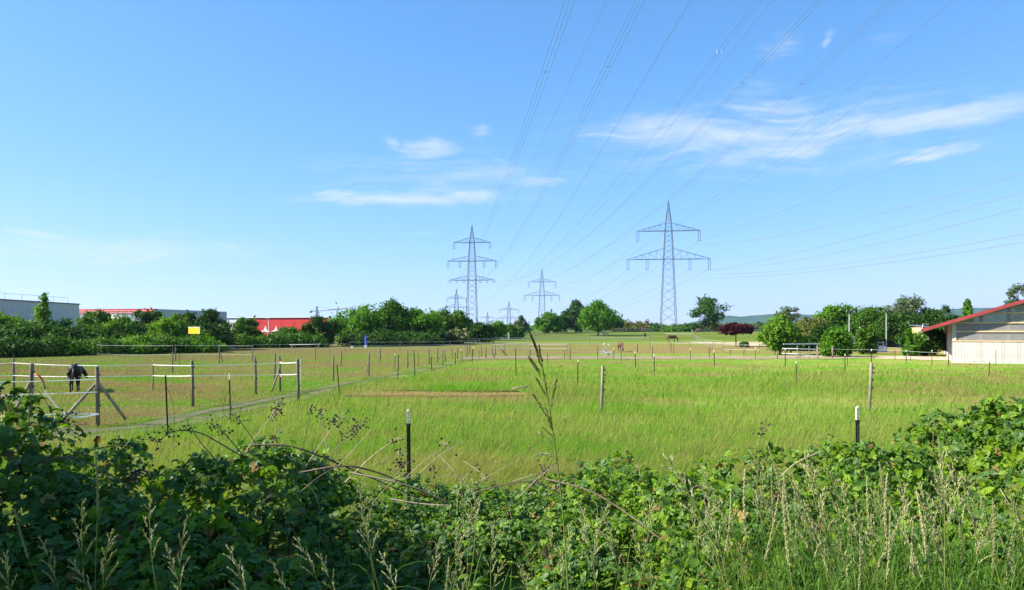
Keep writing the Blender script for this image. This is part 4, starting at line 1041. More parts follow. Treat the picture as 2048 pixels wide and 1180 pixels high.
# --- paddock fence nearest on the left
def left_fence():
    t = thing('paddock_fence', 'nearest paddock fence with round posts, braces and white tape gate', 'fence', (-12, 21, 0))
    o = Vector(t.location)
    def P(px, py, D): return at(px, py, D) - o
    def post(px0, py0, px1, py1, r, D=None):
        D = D or G(px1, py1)[1]
        mb = MB(); a, b = P(px1, py1, D), P(px0, py0, D); wood_post(mb, a - (b - a).normalized() * 0.25, b, r); q = mb.build('post', M_WOODD, t, smooth=True)
        for f in (0.35, 0.62, 0.86):
            c = a.lerp(b, f) + Vector((r * .95, -r * .3, 0)); MB().tube([c, c + Vector((0.05, 0, 0))], 0.022, 6).build('insulator', M_BLACK, q)
        return D
    dB = post(194, 733, 196, 853, 0.058)
    dA = post(64, 727, 60, 848, 0.058, dB * 1.01)
    for (p0, q0, p1, q1) in ((191, 768, 122, 843), (197, 767, 252, 839), (61, 763, 22, 836)):
        D = dB if p0 > 100 else dA
        D1 = D + (0.5 if p1 > p0 else -0.2)
        mb = MB(); wood_post(mb, P(p1, q1, D1), P(p0, q0, D), 0.045); mb.build('brace', M_WOOD, t, smooth=True)
    for lst, w in (([(-40, 764), (60, 763), (192, 758.5)], 0.024), ([(-40, 792), (60, 788.5), (194, 784)], 0.024), ([(62, 830), (120, 828), (196, 827.5)], 0.034)):
        ribbon(sagged([P(x, y, dB * 0.998 - 0.07) for x, y in lst], 0.004), w).build('tape', M_WHITE, t)
    D = dB - 0.16
    h = MB().tube([P(x, y, D) for x, y in ((68, 748), (74, 749), (80, 753), (85, 761), (89, 766))], [0.015, 0.028, 0.024, 0.03, 0.016], 7).build('gate_handle', M_RED, t, smooth=True)
    MB().tube([P(x, y, D) for x, y in ((87, 765), (88.5, 772), (90.5, 779))], 0.016, 6).build('spring', M_BLACK, h)
    ribbon([P(x, y, D) for x, y in ((90.5, 780), (97, 793), (111, 811), (122, 821), (132, 827), (142, 832), (150, 834.6), (163, 834), (176, 832), (198, 828))], 0.04, 0.012).build('loose_tape', M_WHITE, t)
    ribbon([P(x, y, D) for x, y in ((91, 780), (91.5, 787), (88, 795))], 0.04, 0.012).build('loose_tape', M_WHITE, t)
left_fence()
def second_fence():
    t = thing('paddock_fence', 'second paddock fence running from behind the black horse to the path', 'fence', (-12, 27, 0))
    o = Vector(t.location)
    def P(px, py, D): return at(px, py, D) - o
    Ds = {}
    for (x0, y0, x1, y1, r) in ((27, 717, 28, 776, .05), (305.7, 728.5, 306, 781, .03), (384, 721, 386, 813, .058), (510, 713.4, 512, 789, .055), (559, 711.5, 560.5, 783, .05), (595, 718, 597, 809.5, .058)):
        D = G(x1, y1)[1]; Ds[x0] = D
        mb = MB(); a, b = P(x1, y1, D), P(x0, y0, D); wood_post(mb, a - Vector((0, 0, .2)), b, r); q = mb.build('post', M_WOODD, t, smooth=True)
        for f in (0.42, 0.85):
            c = a.lerp(b, f) + Vector((r * .9, -.02, 0)); MB().tube([c, c + Vector((0.05, 0, 0))], 0.022, 6).build('insulator', M_BLACK, q)
    mb = MB(); wood_post(mb, P(542, 787, Ds[559] - .3), P(559, 736, Ds[559] - .05), .045); mb.build('brace', M_WOOD, t, smooth=True)
    D0 = Ds[27]
    for rows in (((-30, 729, D0), (27, 725.7, D0), (110, 730, 33), (195, 731.2, 32), (305.7, 729.6, Ds[305.7]), (384, 731, Ds[384]), (510, 728, Ds[510]), (559, 726, Ds[559]), (594, 725, Ds[595])),
                 ((-30, 752.5, D0), (27, 751, D0), (110, 753, 33), (195, 752.8, 32), (305.7, 751.3, Ds[305.7]), (384, 751.7, Ds[384]), (510, 750, Ds[510]), (559, 749.2, Ds[559]), (594, 748.5, Ds[595]))):
        ribbon(sagged([P(x, y, d - .08) for x, y, d in rows], 0.006), 0.024).build('tape', M_WHITE, t)
    for y in (724, 752.5): MB().tube([P(560, y, Ds[559] - .15), P(565, y + 1, Ds[559] - .2)], 0.035, 6).build('gate_handle', M_RED, t)
second_fence()

# --- single posts and stakes across the paddocks: x top, y top, x foot, y foot, kind
POSTS = [
 (331, 751.5, 337, 876, 'tpost'), (459, 760, 462, 847, 'tpostw'), (674, 729, 680.5, 793, 'tpost'), (600.8, 718, 602, 779, 'cane'), (550, 706.6, 549, 770, 'wood'),
 (667, 709.5, 667, 761, 'wood'), (683, 701, 681.5, 733, 'wood'), (345, 704.6, 345, 746, 'wood'), (351, 696, 351, 723, 'wood'), (359.6, 703, 359, 729, 'thin'), (438.7, 694, 438.5, 727, 'wood'),
 (505.5, 698, 505, 722, 'wood'), (631, 697, 631, 722, 'thin'), (738, 705, 737.5, 751, 'wood'), (760, 695, 760, 722, 'wood'), (790, 711, 789.5, 740, 'thinw'), (797, 710, 795.5, 762, 'tpost'),
 (815, 700.6, 815.5, 737, 'wood'), (828, 700.6, 830, 756, 'tpost'), (836, 705, 836.5, 733, 'thin'), (857, 698.8, 859, 727.5, 'wood'), (863, 713.6, 863, 740, 'tpost'), (875, 695, 875, 723, 'wood'), (885, 698.8, 886, 731, 'wood'),
 (904.4, 695, 904.4, 718, 'thin'), (910.5, 705, 911, 729, 'tpost'), (915, 694, 915, 717, 'wood'), (923, 702, 926, 724, 'thinw'), (934, 691, 934, 714.5, 'wood'), (939, 686, 939, 708, 'thin'), (944.5, 699, 944.5, 724, 'tpost'),
 (946.7, 697, 946.5, 712, 'thinw'), (958, 701.5, 958, 718, 'redcap'), (963, 696, 963, 713.6, 'wood'), (971.7, 694, 971.5, 717, 'wood'), (984.7, 691, 984.5, 710, 'wood'), (990.7, 691, 990.5, 711, 'wood'), (1008, 691, 1008, 708, 'thin'),
 (1031, 696, 1032.5, 751.5, 'tpost'), (1061, 700, 1061, 712, 'thin'), (1095, 705, 1096, 735.5, 'thin'), (1129, 700, 1129, 718, 'thin'), (1134, 689, 1134, 709, 'thin'), (1140, 694, 1140, 719, 'wood'), (1156, 724, 1155, 778, 'tpostw'),
 (1206, 730, 1202, 829, 'woodbig'), (1195, 692, 1195, 718.5, 'thin'), (1227.5, 699, 1227.5, 719, 'thinw'), (1242.5, 703, 1242.5, 722, 'thin'), (1270, 707, 1271.5, 734, 'tpostw'), (1274.5, 687.7, 1274.5, 704, 'wood'),
 (1308.5, 713, 1308.5, 747.5, 'tpostw'), (1305, 693, 1305, 717.6, 'thin'), (1342, 687, 1342, 705, 'thin'), (1347.6, 687, 1347.6, 709, 'thin'), (1381, 700, 1381, 720, 'thinw'), (1418.5, 696, 1418.5, 716.6, 'thin'), (1428, 705, 1430, 733, 'tpostw'),
 (1461, 698, 1461, 711, 'thin'), (1487.7, 700, 1487.7, 714, 'thin'), (1511, 698, 1511, 718, 'thinw'), (1554.8, 700, 1554.8, 717.5, 'wood'), (1570.6, 701, 1570.5, 733, 'tpostw'), (1592.5, 727, 1592, 772, 'tpostw'),
 (1665, 693, 1665, 716.6, 'pale'), (1690, 712, 1690, 744, 'tpostw'), (1695, 703, 1694.5, 733, 'thin'), (1743, 726, 1738, 824, 'woodbig'), (1743, 702, 1743, 724, 'tpostw'), (1812.5, 703, 1813, 728, 'thinw'), (1821, 692, 1821, 721, 'thin'),
 (1864, 703, 1864, 730, 'thinw'), (1897, 707, 1897, 731.6, 'tpost'), (1992, 699.5, 1992, 732, 'thin'), (1979.5, 724, 1977, 761, 'tpost'), (817, 850, 819, 1010, 'front'), (1715, 843, 1716, 1010, 'front')]
KINDNAME = {'tpost': 'black steel stake', 'tpostw': 'black steel stake with cream cap', 'wood': 'grey weathered wooden post', 'woodbig': 'thick round wooden post', 'thin': 'thin dark rod', 'thinw': 'thin rod with white cap', 'cane': 'slim yellowish stake', 'redcap': 'short rod with red cap', 'pale': 'pale square post', 'front': 'dark green steel stake with cream insulator cap'}
SPECIAL = {331: 'black steel stake with wire loop nearest the bare ground', 459: 'black steel stake with wire loop and white top beside the path', 674: 'leaning black stake on the near edge of the path', 600.8: 'slim yellowish stake beside the last post of the second fence',
 1206: 'thick round wooden post standing in the middle of the long meadow grass', 1743: 'thick leaning wooden post in the meadow before the barn', 817: 'dark steel stake with cream cap behind the dead bramble canes', 1715: 'dark steel stake with cream cap behind the green bramble hedge',
 1156: 'steel stake with cream cap near the thick meadow post', 1031: 'plain steel stake behind the tall seeding grass stalk', 1592.5: 'steel stake with banded cream top before the pale gate', 958: 'short rod with red cap at the end of the path',
 1665: 'pale square post beside the upright green shrub', 1897: 'black stake at the corner of the barn', 1979.5: 'leaning stake in the grass before the barn planks', 1992: 'thin rod close to the barn planks'}
ORD = ['first', 'second', 'third', 'fourth', 'fifth', 'sixth', 'seventh', 'eighth', 'ninth', 'tenth', 'eleventh', 'twelfth', 'thirteenth', 'fourteenth', 'fifteenth', 'sixteenth', 'seventeenth', 'eighteenth', 'nineteenth', 'twentieth', 'twenty-first', 'twenty-second', 'twenty-third', 'twenty-fourth', 'twenty-fifth']
LAND = [(0, 'the black horse'), (470, 'the red hall'), (640, 'the blue pillar sign'), (860, 'the elder bush'), (1000, 'the dry belt'), (1230, 'the grazing brown horse'), (1400, 'the purple tree'), (1540, 'the maple'), (1650, 'the lamp poles'), (1780, 'the gravel yard')]
cnt = {}
SEENK = set()
for (x0, y0, x1, y1, k) in sorted(POSTS):
    cnt[k] = cnt.get(k, 0) + 1
    g2 = G(x1, y1) if k != 'front' else ((x1 - 1024) / F * 9.0, 9.0)
    g = Vector((g2[0], g2[1], tz(*g2)))
    key = x0 if (x0 in SPECIAL and not (x0 == 1743 and k != 'woodbig')) else None
    land = [n for a, n in LAND if x1 >= a][-1]
    lb = SPECIAL[key] if key else '%s toward %s, %s of its kind' % (KINDNAME[k], land, ORD[cnt[k] - 1])
    nm = {'wood': 'fence_post', 'woodbig': 'fence_post', 'pale': 'fence_post', 'tpost': 'steel_stake', 'tpostw': 'steel_stake', 'front': 'steel_stake', 'cane': 'fence_stake'}.get(k, 'fence_rod')
    t = thing(nm, lb, 'post', g, 0, 'posts standing in the paddocks')
    top = Vector(((x0 - 1024) / F * g.y - g.x, 0, CAMH + (HOR - y0) / F * g.y - g.z))
    foot = Vector((0, 0, -0.25)); mb = MB()
    pxm = g.y / F
    if k in ('wood', 'woodbig', 'pale'):
        r = max(0.045, 1.15 * pxm) if k == 'wood' else (0.052 if k == 'woodbig' else 0.07)
        wood_post(mb, foot, top, r); q = mb.build('shaft', M_WOOD if k != 'wood' else M_WOODD, t, smooth=True)
        if k == 'woodbig':
            for f in (0.5, 0.66, 0.8, 0.9): MB().tube([top * f + Vector((r * .9, -.02, 0)), top * f + Vector((r + .05, -.03, 0))], 0.025, 6).build('insulator', M_BLACK, q)
    else:
        s = {'front': 0.046, 'tpost': max(0.04, 1.5 * pxm), 'tpostw': max(0.04, 1.5 * pxm)}.get(k, max(0.02, 1.0 * pxm))
        if k in ('front', 'tpost', 'tpostw'): t_post(mb, foot, top, s)
        else: mb.tube([foot, top], s / 2, 6)
        mb.build('shaft', M_TPOST if k != 'cane' else M_CAP, t)
        if k in ('front', 'tpostw', 'thinw', 'redcap'):
            ch = {'front': 0.175, 'tpostw': max(.09, 4.2 * pxm)}.get(k, max(0.06, 3 * pxm)); cs = s * 0.95 if k == 'front' else max(s * 1.1, 1.7 * pxm)
            d = top.normalized(); c = MB()
            if k == 'front':
                c.bar(top, top + d * ch, cs * .9, cs * .55, up=(0, 1, 0)); c.ball(top + d * ch, cs * .42)
            else:
                c.tube([top, top + d * ch * .8, top + d * ch], [cs / 2, cs / 2, cs * .3], 6)
            cp = c.build('cap', M_RED if k == 'redcap' else M_CAP, t)
            if k == 'front':
                MB().tube([top - d * .012, top + d * .022], cs * .72, 8).build('collar', M_BLACK, t)
                for i in range(3): MB().tube([top + d * (.05 + i * .045) + Vector((0, -cs * .3, 0)), top + d * (.05 + i * .045) + Vector((0, -cs * .42, 0))], .007, 6).build('stud', M_BLACK, cp)
    if x0 == 331: MB().tube([(top * f + Vector((dx, -.02, 0))) for f, dx in ((.82, .02), (.72, .1), (.55, .16), (.35, .185), (.18, .17), (.08, .14))], 0.006, 5).build('wire_loop', M_BLACK, t)
    if x0 == 459:
        MB().tube([(top * f + Vector((dx, -.02, 0))) for f, dx in ((.78, -.02), (.6, -.14), (.42, -.22), (.25, -.21), (.1, -.1), (.03, 0))], 0.006, 5).build('wire_loop', M_BLACK, t)
        MB().tube([top, top * 1.15], 0.02, 6).build('cap', M_WHITE, t)
# braces that lean on posts
for (x0, y0, x1, y1, lb, m) in ((440.5, 705, 445.5, 725, 'short dark prop leaning at a post before the hedge shadow', M_WOODD), (737, 722, 732, 746, 'pale prop leaning at a post beyond the path', M_WOOD), (883, 711, 871, 724, 'prop leaning at the corner post by the path end', M_WOODD), (888, 699, 892, 723, 'slanting post beside the corner post at the path end', M_WOODD),
        (996, 693, 1014.5, 711, 'long dark slanting bar of the open gate', M_WOODD), (983, 702, 990, 716, 'short slanting bar beside the open gate', M_WOODD), (1206.5, 697, 1219, 710, 'slanting bar of the white netting gate', M_WOODD)):
    g2 = G(x1, y1); g = Vector((g2[0], g2[1], tz(*g2)))
    mb = MB(); wood_post(mb, (0, 0, -0.05), at(x0, y0, g.y + .1) - g, max(0.04, 1.0 * g.y / F))
    tag(mb.build('prop', m, None, g, smooth=True), lb, 'post', 'leaning props')
# fallen branch in the meadow
g2 = G(1040, 788); o = Vector((g2[0], g2[1], tz(*g2) + .25))
mb = MB(); mb.tube([(-.32, 0, -.03), (-.05, 0, .03), (.15, .02, .05), (.36, .03, .09)], [.04, .036, .03, .02], 7)
mb.tube([(.15, .02, .05), (.3, .05, .02)], [.015, .008], 5)
tag(mb.build('fallen_branch', M_WOOD, None, o, smooth=True), 'pale fallen branch lying in the meadow grass', 'branch')

# --- far tape fences: base points by pixel column and distance
def tape_fence(label, pts, heights, step=None, w=0.05, postm=None, posts=True, group='white tape fences', pw=None, cat='fence', name='tape_fence'):
    P = [gd(px, D) for px, D in pts]
    t = thing(name, label, cat, P[0], 0, group)
    o = P[0]
    full = []
    for a, b in zip(P[:-1], P[1:]):
        n = max(1, int(round((b - a).length / (step or 8))))
        for k in range(n):
            q = a.lerp(b, k / n); q.z = tz(q.x, q.y); full.append(q)
    full.append(P[-1])
    if posts:
        for q in full:
            hh = max(heights) + 0.08
            r = pw or max(0.025, 0.45 * q.y / F)
            MB().tube([q - o - Vector((0, 0, .1)), q - o + Vector((0, 0, hh))], r, 6).build('post', postm or M_WOODD, t)
    for h in heights: ribbon(sagged([q - o + Vector((0, -.05, h)) for q in full], 0.02, 4), w * 0.48 * max(1, P[0].y / 95)).build('tape', M_WHITE, t)
    return t
tape_fence('white rail fence along the tree row and up to the crest', [(640, 130), (780, 133), (900, 142), (950, 165), (1020, 215), (1060, 255), (1130, 320)], (0.55, 1.1), 7, 0.05)
tape_fence('pale rail fence on the crest behind the lone tree', [(1140, 335), (1240, 338), (1330, 338), (1383, 338)], (0.7, 1.3), 13, 0.06)
tape_fence('crest rail fence beyond the purple tree', [(1390, 330), (1450, 335), (1560, 335)], (0.6, 1.2), 13, 0.06)
tape_fence('tape fence in front of the hedge shadow', [(195, 74), (345, 72), (351, 73), (438, 73), (505, 72)], (0.35, 1.25), 9, 0.035)
tape_fence('sagging white tape before the parked trailers', [(505, 88), (560, 90), (590, 92), (631, 92), (690, 94)], (0.5, 1.0), 8, 0.04)
tape_fence('white tape fence of the first strip past the blue pillar', [(700, 96), (800, 99), (900, 104), (960, 108)], (0.75, 1.2), 8, 0.05)
tape_fence('white tape line crossing below the cream elder bush', [(660, 78), (760, 80), (860, 82), (940, 85)], (0.95,), 10, 0.04)
tape_fence('white double tape of the open gate in the dry belt', [(985, 77), (1010, 77), (1060, 77.5), (1134, 77)], (0.85, 1.25), 10, 0.075)
tape_fence('white tape line above the dry belt', [(930, 100), (1040, 98), (1140, 97), (1240, 99)], (1.05,), 12, 0.05)
tape_fence('white tape line on the lower green slope', [(940, 140), (1050, 140), (1180, 140), (1300, 139)], (1.1,), 16, 0.05)
tape_fence('white tape line midway up the green slope', [(960, 178), (1060, 180), (1180, 182), (1300, 180)], (1.0,), 18, 0.05)
tape_fence('white tape line high on the green slope', [(1000, 225), (1100, 232), (1190, 236), (1330, 240), (1385, 235)], (1.0,), 22, 0.05)
tape_fence('thin wire fence in front of the small brown pony', [(1140, 92), (1240, 93), (1300, 94), (1342, 93), (1420, 90)], (1.15,), 12, 0.03)
tape_fence('white tape fence running uphill past the purple tree', [(1446, 104), (1430, 112), (1412, 130), (1398, 165), (1388, 220), (1384, 330)], (0.6, 1.2), 24, 0.02, M_WOOD)
tape_fence('white net fence swinging down beside the uphill tape', [(1446, 98), (1430, 100), (1416, 112), (1404, 135), (1396, 170), (1392, 225)], (0.5, 1.1), 24, 0.02, M_WOOD)
tape_fence('white tape fence in front of the riding arena', [(1446, 88), (1490, 87), (1519, 86), (1540, 86), (1575, 84)], (0.45, 1.0), 6, 0.05)
tape_fence('sandy white tape line across the dry belt', [(1340, 116), (1380, 116), (1425, 114)], (0.9,), 12, 0.05)
tape_fence('thin wire fence around the gravel yard', [(1600, 72), (1665, 72), (1743, 70), (1790, 68), (1812, 66), (1864, 62), (1897, 60.5)], (0.9,), 3.2, 0.02, M_BLACK)
# white net heap by the little gate
def net_gate():
    g = gd(1205, 76); t = thing('net_gate', 'tangled white netting gate beside the small brown pony', 'gate', g)
    rng = random.Random(8)
    for x in (-0.5, 0.0, 0.35, 0.7): MB().tube([(x, 0, 0), (x + .05, 0, 1.35)], .018, 6).build('rod', M_WOOD, t)
    for k in range(10):
        z = rng.uniform(.3, 1.3); x0 = rng.uniform(-.6, .3); ribbon([(x0 + i * .13, rng.uniform(-.2, .2), z + rng.uniform(-.22, .22)) for i in range(7)], .022).build('net_strand', M_WHITE, t)
    ribbon([(-.6, 0, .62), (.4, 0, .5), (1.0, 0, .3), (1.9, 0, .05)], .08).build('loose_tape', M_WHITE, t)
net_gate()
# pale timber gate by the maple
def pale_gate():
    A, B = gd(1595, 70), gd(1635, 70); t = thing('rail_gate', 'pale rail gate with sagging bars right of the maple', 'gate', A)
    d = B - A
    for p, r in ((Vector((0, 0, 0)), .05), (d * .58, .035), (d, .085)): MB().tube([p - Vector((0, 0, .1)), p + Vector((0, 0, 1.28))], r, 8).build('post', M_WOOD, t)
    for z0, z1 in ((1.0, .95), (.5, .32)): ribbon(sagged([Vector((-1.3, .5, z0 + .02)), Vector((0, -.06, z0)), d * .9 + Vector((0, -.06, z1))], .01), .07).build('rail', M_WHITE, t)
    MB().bar((-.8, 1.5, 1.42), (3.2, 2.5, 1.42), .05, .1).build('top_rail', M_WHITE, t)
pale_gate()
# jump fence of pale timber
g = gd(1750, 92); t = thing('jump_fence', 'pale timber jump fence beside the second lamp pole', 'fence', g)
for x in (-1.1, -.4, .3, 1.0): MB().box(x - .05, x + .05, -.05, .05, 0, 1.35).build('post', M_PLANK, t)
for z in (.5, .85, 1.2): MB().box(-1.3, 1.15, -.09, -.05, z - .06, z + .06).build('rail', M_PLANK, t)
MB().box(-.5, 1.2, -.4, -.15, 0, .75).build('panel', M_CLADL, t)
# lamp poles
M_POLE = simple('grey_pole', (0.36, 0.36, 0.35), 0.6, 0.1, 2)
for px, top, foot, D, lb in ((1698.6, 625, 708, 82, 'pale lamp pole with floodlight beside the upright shrub'), (1772.6, 624, 697, 92, 'pale lamp pole in front of the sparse grey tree')):
    g = gd(px, D); t = thing('lamp_pole', lb, 'lamp post', g, 0, 'pale lamp poles by the yard'); h = top_at(px, top, g)
    MB().tube([(0, 0, -.1), (0, 0, h)], [.085, .06], 8).build('pole', M_POLE, t)
    mb = MB(); mb.bar((-.3, 0, h), (.3, 0, h), .06); mb.box(-.36, -.1, -.2, .05, h + .03, h + .3); mb.box(.1, .36, -.2, .05, h + .03, h + .3); mb.build('floodlight', M_STEEL, t)
# trailer and stored things under the trees
g = gd(652, 124); t = thing('flat_trailer', 'flat pale trailer with crates beside the tree row', 'trailer', g)
MB().box(-1.6, 1.6, -.7, .7, .45, .62).build('bed', M_CLAD, t); MB().box(-.6, .5, -.5, .5, .62, 1.25).build('crate', M_CAP, t)
mb = MB(); mb.bar((-1.6, 0, .5), (-2.8, 0, .4), .1); mb.build('drawbar', M_STEEL, t)
for x in (-.3, .5): MB().tube([(x, -.8, .3), (x, -.68, .3)], .3, 12).build('wheel', M_BLACK, t)
g = gd(620, 112); mb = MB(); mb.tube([(-3.2, 0, .52), (0, 0, .56), (1.6, 0, .62)], .045, 6)
t = thing('white_pole', 'long white jump pole lying on stands before the hedge', 'pole', g); mb.build('bar', M_WHITE, t)
for x in (-2.8, 1.3): MB().box(x - .1, x + .1, -.2, .2, 0, .5).build('stand', M_WOOD, t)
for px, D, lb in ((462, 104, 'small white bucket on the grass by the hedge end'), (467, 105, 'second white bucket on the grass by the hedge end'), (705, 112, 'white bucket below the blue pillar')):
    MBk = MB(); MBk.tube([(0, 0, 0), (0, 0, .3)], [.13, .17], 10); tag(MBk.build('bucket', M_WHITE, None, gd(px, D)), lb, 'bucket', 'white buckets')
g = gd(1017, 205); t = thing('trail_post', 'cream wooden post standing on the rail fence line', 'post', g); MB().box(-.22, .22, -.12, .12, 0, 2.1).build('board', M_CAP, t); MB().box(-.28, .28, -.16, .16, 2.1, 2.2).build('cap', M_WOOD, t)
g = gd(1212, 255); t = thing('white_trough', 'white trough beside the trunk of the lone tree', 'trough', g)
mb = MB(); mb.add([(-.9, -.3, .35), (.9, -.3, .35), (.9, .3, .35), (-.9, .3, .35), (-1., -.4, .9), (1., -.4, .9), (1., .4, .9), (-1., .4, .9)], [(0, 3, 2, 1), (0, 1, 5, 4), (1, 2, 6, 5), (2, 3, 7, 6), (3, 0, 4, 7)]); mb.build('basin', M_WHITE, t)
for x in (-.7, .7): MB().box(x - .08, x + .08, -.3, .3, 0, .36).build('leg', M_STEEL, t)

# ---------------------------------------------------------------- horses
def coat(name, c, c2):
    m, tt, out = mat_base(name)
    co = N(tt, 'ShaderNodeTexCoord'); sp = N(tt, 'ShaderNodeSeparateXYZ'); L(tt, co.outputs['Object'], sp.inputs[0])
    n = N(tt, 'ShaderNodeTexNoise', i_Scale=3.0, i_Detail=4.0); L(tt, co.outputs['Object'], n.inputs['Vector'])
    f = math_n(tt, 'ADD', maprange(tt, sp.outputs[2], 0.35, 0.75), math_n(tt, 'MULTIPLY', math_n(tt, 'SUBTRACT', n.outputs[0], .5), .5), clamp=True)
    p = N(tt, 'ShaderNodeBsdfPrincipled', i_Roughness=0.6); p.inputs['Specular IOR Level'].default_value = 0.2; L(tt, mix_c(tt, f, c2, c), p.inputs['Base Color']); L(tt, p.outputs[0], out.inputs[0]); return m
def horse(name, label, loc, rz, scale, m, mane, pose):
    t = thing(name, label, 'horse', loc, rz, 'grazing horses'); t.scale = (scale,) * 3
    mb = MB()
    def tb(rows, n=12, ell=None): mb.tube([r[:3] for r in rows], [r[3] for r in rows], n, ell=ell)
    tb([(-.84, 0, 1.10, .10), (-.76, 0, 1.14, .22), (-.6, 0, 1.17, .30), (-.35, 0, 1.12, .31), (-.05, 0, 1.06, .33), (.25, 0, 1.09, .33), (.5, 0, 1.14, .29), (.68, 0, 1.12, .2), (.74, 0, 1.1, .1)], 14, ell=0.92)
    tb([(.30, 0, 1.36, .07), (.42, 0, 1.38, .09), (.6, 0, 1.3, .12)], 8)                     # withers
    if pose == 'graze':
        neck = [(.45, 0, 1.18, .24), (.75, 0, 1.08, .20), (1.0, 0, .84, .15), (1.16, 0, .60, .125)]
        head = [(1.12, 0, .62, .11), (1.2, 0, .48, .125), (1.29, 0, .28, .10), (1.36, 0, .12, .075), (1.37, 0, .06, .055)]
        ears = [(1.08, s * .06, .66) for s in (-1, 1)]; ed = Vector((-.02, 0, .16))
        manep = [(.42, 0, 1.46), (.7, 0, 1.32), (.95, 0, 1.08), (1.12, 0, .80)]
    else:
        neck = [(.45, 0, 1.18, .25), (.70, -.06, 1.18, .20), (.88, -.17, 1.14, .155), (.97, -.26, 1.08, .13)]
        head = [(.95, -.25, 1.10, .115), (.99, -.33, 1.0, .13), (1.03, -.42, .83, .105), (1.05, -.48, .68, .082), (1.05, -.49, .62, .06)]
        ears = [(.91 + s * .05, -.24 - s * .03, 1.17) for s in (-1, 1)]; ed = Vector((0, -.03, .16))
        manep = [(.42, 0, 1.48), (.65, -.04, 1.42), (.80, -.12, 1.34), (.92, -.22, 1.24)]
    tb(neck, 12, ell=.7); tb(head, 10, ell=.8)
    for e in ears: mb.tube([Vector(e), Vector(e) + ed * .6, Vector(e) + ed], [.035, .04, .008], 6)
    st = random.Random(int(abs(loc[0]) * 10)); j = lambda: st.uniform(-.09, .09)
    for s in (-1, 1):
        a, b = j(), j()
        tb([(-.58, s * .15, 1.1, .19), (-.50, s * .165, .86, .16), (-.60 + a * .3, s * .16, .70, .105), (-.76 + a, s * .15, .50, .066), (-.73 + a, s * .15, .30, .045), (-.72 + a, s * .15, .14, .050), (-.66 + a, s * .15, .07, .060), (-.65 + a, s * .15, .0, .068)], 9)
        tb([(.46, s * .14, 1.05, .17), (.47 + b * .2, s * .155, .82, .115), (.47 + b * .5, s * .15, .60, .072), (.48 + b * .7, s * .15, .46, .060), (.47 + b, s * .15, .26, .042), (.47 + b, s * .15, .14, .050), (.51 + b, s * .15, .07, .058), (.52 + b, s * .15, .0, .066)], 9)
    me = mb.mesh('body', m)
    ob = bpy.data.objects.new('body', me); COL.objects.link(ob)
    rm = ob.modifiers.new('remesh', 'REMESH'); rm.mode = 'VOXEL'; rm.voxel_size = 0.04; rm.use_smooth_shade = True
    sm = ob.modifiers.new('smooth', 'SMOOTH'); sm.factor = 0.5; sm.iterations = 4
    dg = bpy.context.evaluated_depsgraph_get()
    fin = bpy.data.meshes.new_from_object(ob.evaluated_get(dg)); fin.name = 'body'
    ob.modifiers.clear(); ob.data = fin; ob.parent = t
    if not fin.materials: fin.materials.append(m)
    mb = MB(); mb.tube([(-.82, 0, 1.28), (-.93, 0, 1.18), (-.98, .02, .95), (-.99, .03, .65), (-.96, .02, .42)], [.035, .06, .085, .075, .015], 8, ell=.7); mb.build('tail', mane, t, smooth=True)
    mb = MB(); mb.tube([Vector(p) - Vector((0, 0, .05)) for p in manep], [.05, .085, .085, .04], 8, ell=.45); mb.build('mane', mane, t, smooth=True)
    return t
M_BLK = coat('black_coat', (0.011, 0.010, 0.011), (0.009, 0.009, 0.009)); M_BAY = coat('bay_coat', (0.085, 0.038, 0.020), (0.035, 0.018, 0.012)); M_PONY = coat('brown_pony_coat', (0.13, 0.06, 0.032), (0.02, 0.012, 0.01)); M_CHE = coat('chestnut_coat', (0.30, 0.13, 0.06), (0.25, 0.12, 0.06))
M_MANE = simple('black_hair', (0.010, 0.009, 0.009), 0.5, 0.2, 12)
def hx(px, py): x, y = G(px, py); return (x, y, tz(x, y))
horse('horse', 'black pony seen from behind near the white tape gate', hx(150, 783.5), math.radians(117), 0.87, M_BLK, M_MANE, 'turned')
horse('horse', 'brown horse grazing side on in the far paddock', hx(1344, 684.5), math.radians(2), 1.12, M_BAY, M_MANE, 'graze')
horse('horse', 'black horse grazing below the lone tree shadow', hx(1290, 675.3), math.radians(80), 1.0, M_BLK, M_MANE, 'graze')
horse('horse', 'small brown pony facing us at the netting gate', hx(1241, 703), math.radians(-82), 0.85, M_PONY, M_MANE, 'graze')
horse('horse', 'chestnut horse resting far up the slope left of the lone tree', (*gd(1131, 300)[:2], gd(1131, 300).z - .35), math.radians(170), 1.0, M_CHE, M_CHE, 'graze')
horse('horse', 'chestnut horse behind the crest fence beside the spreading tree', tuple(gd(1398, 325)), math.radians(185), 1.0, M_CHE, M_CHE, 'turned')
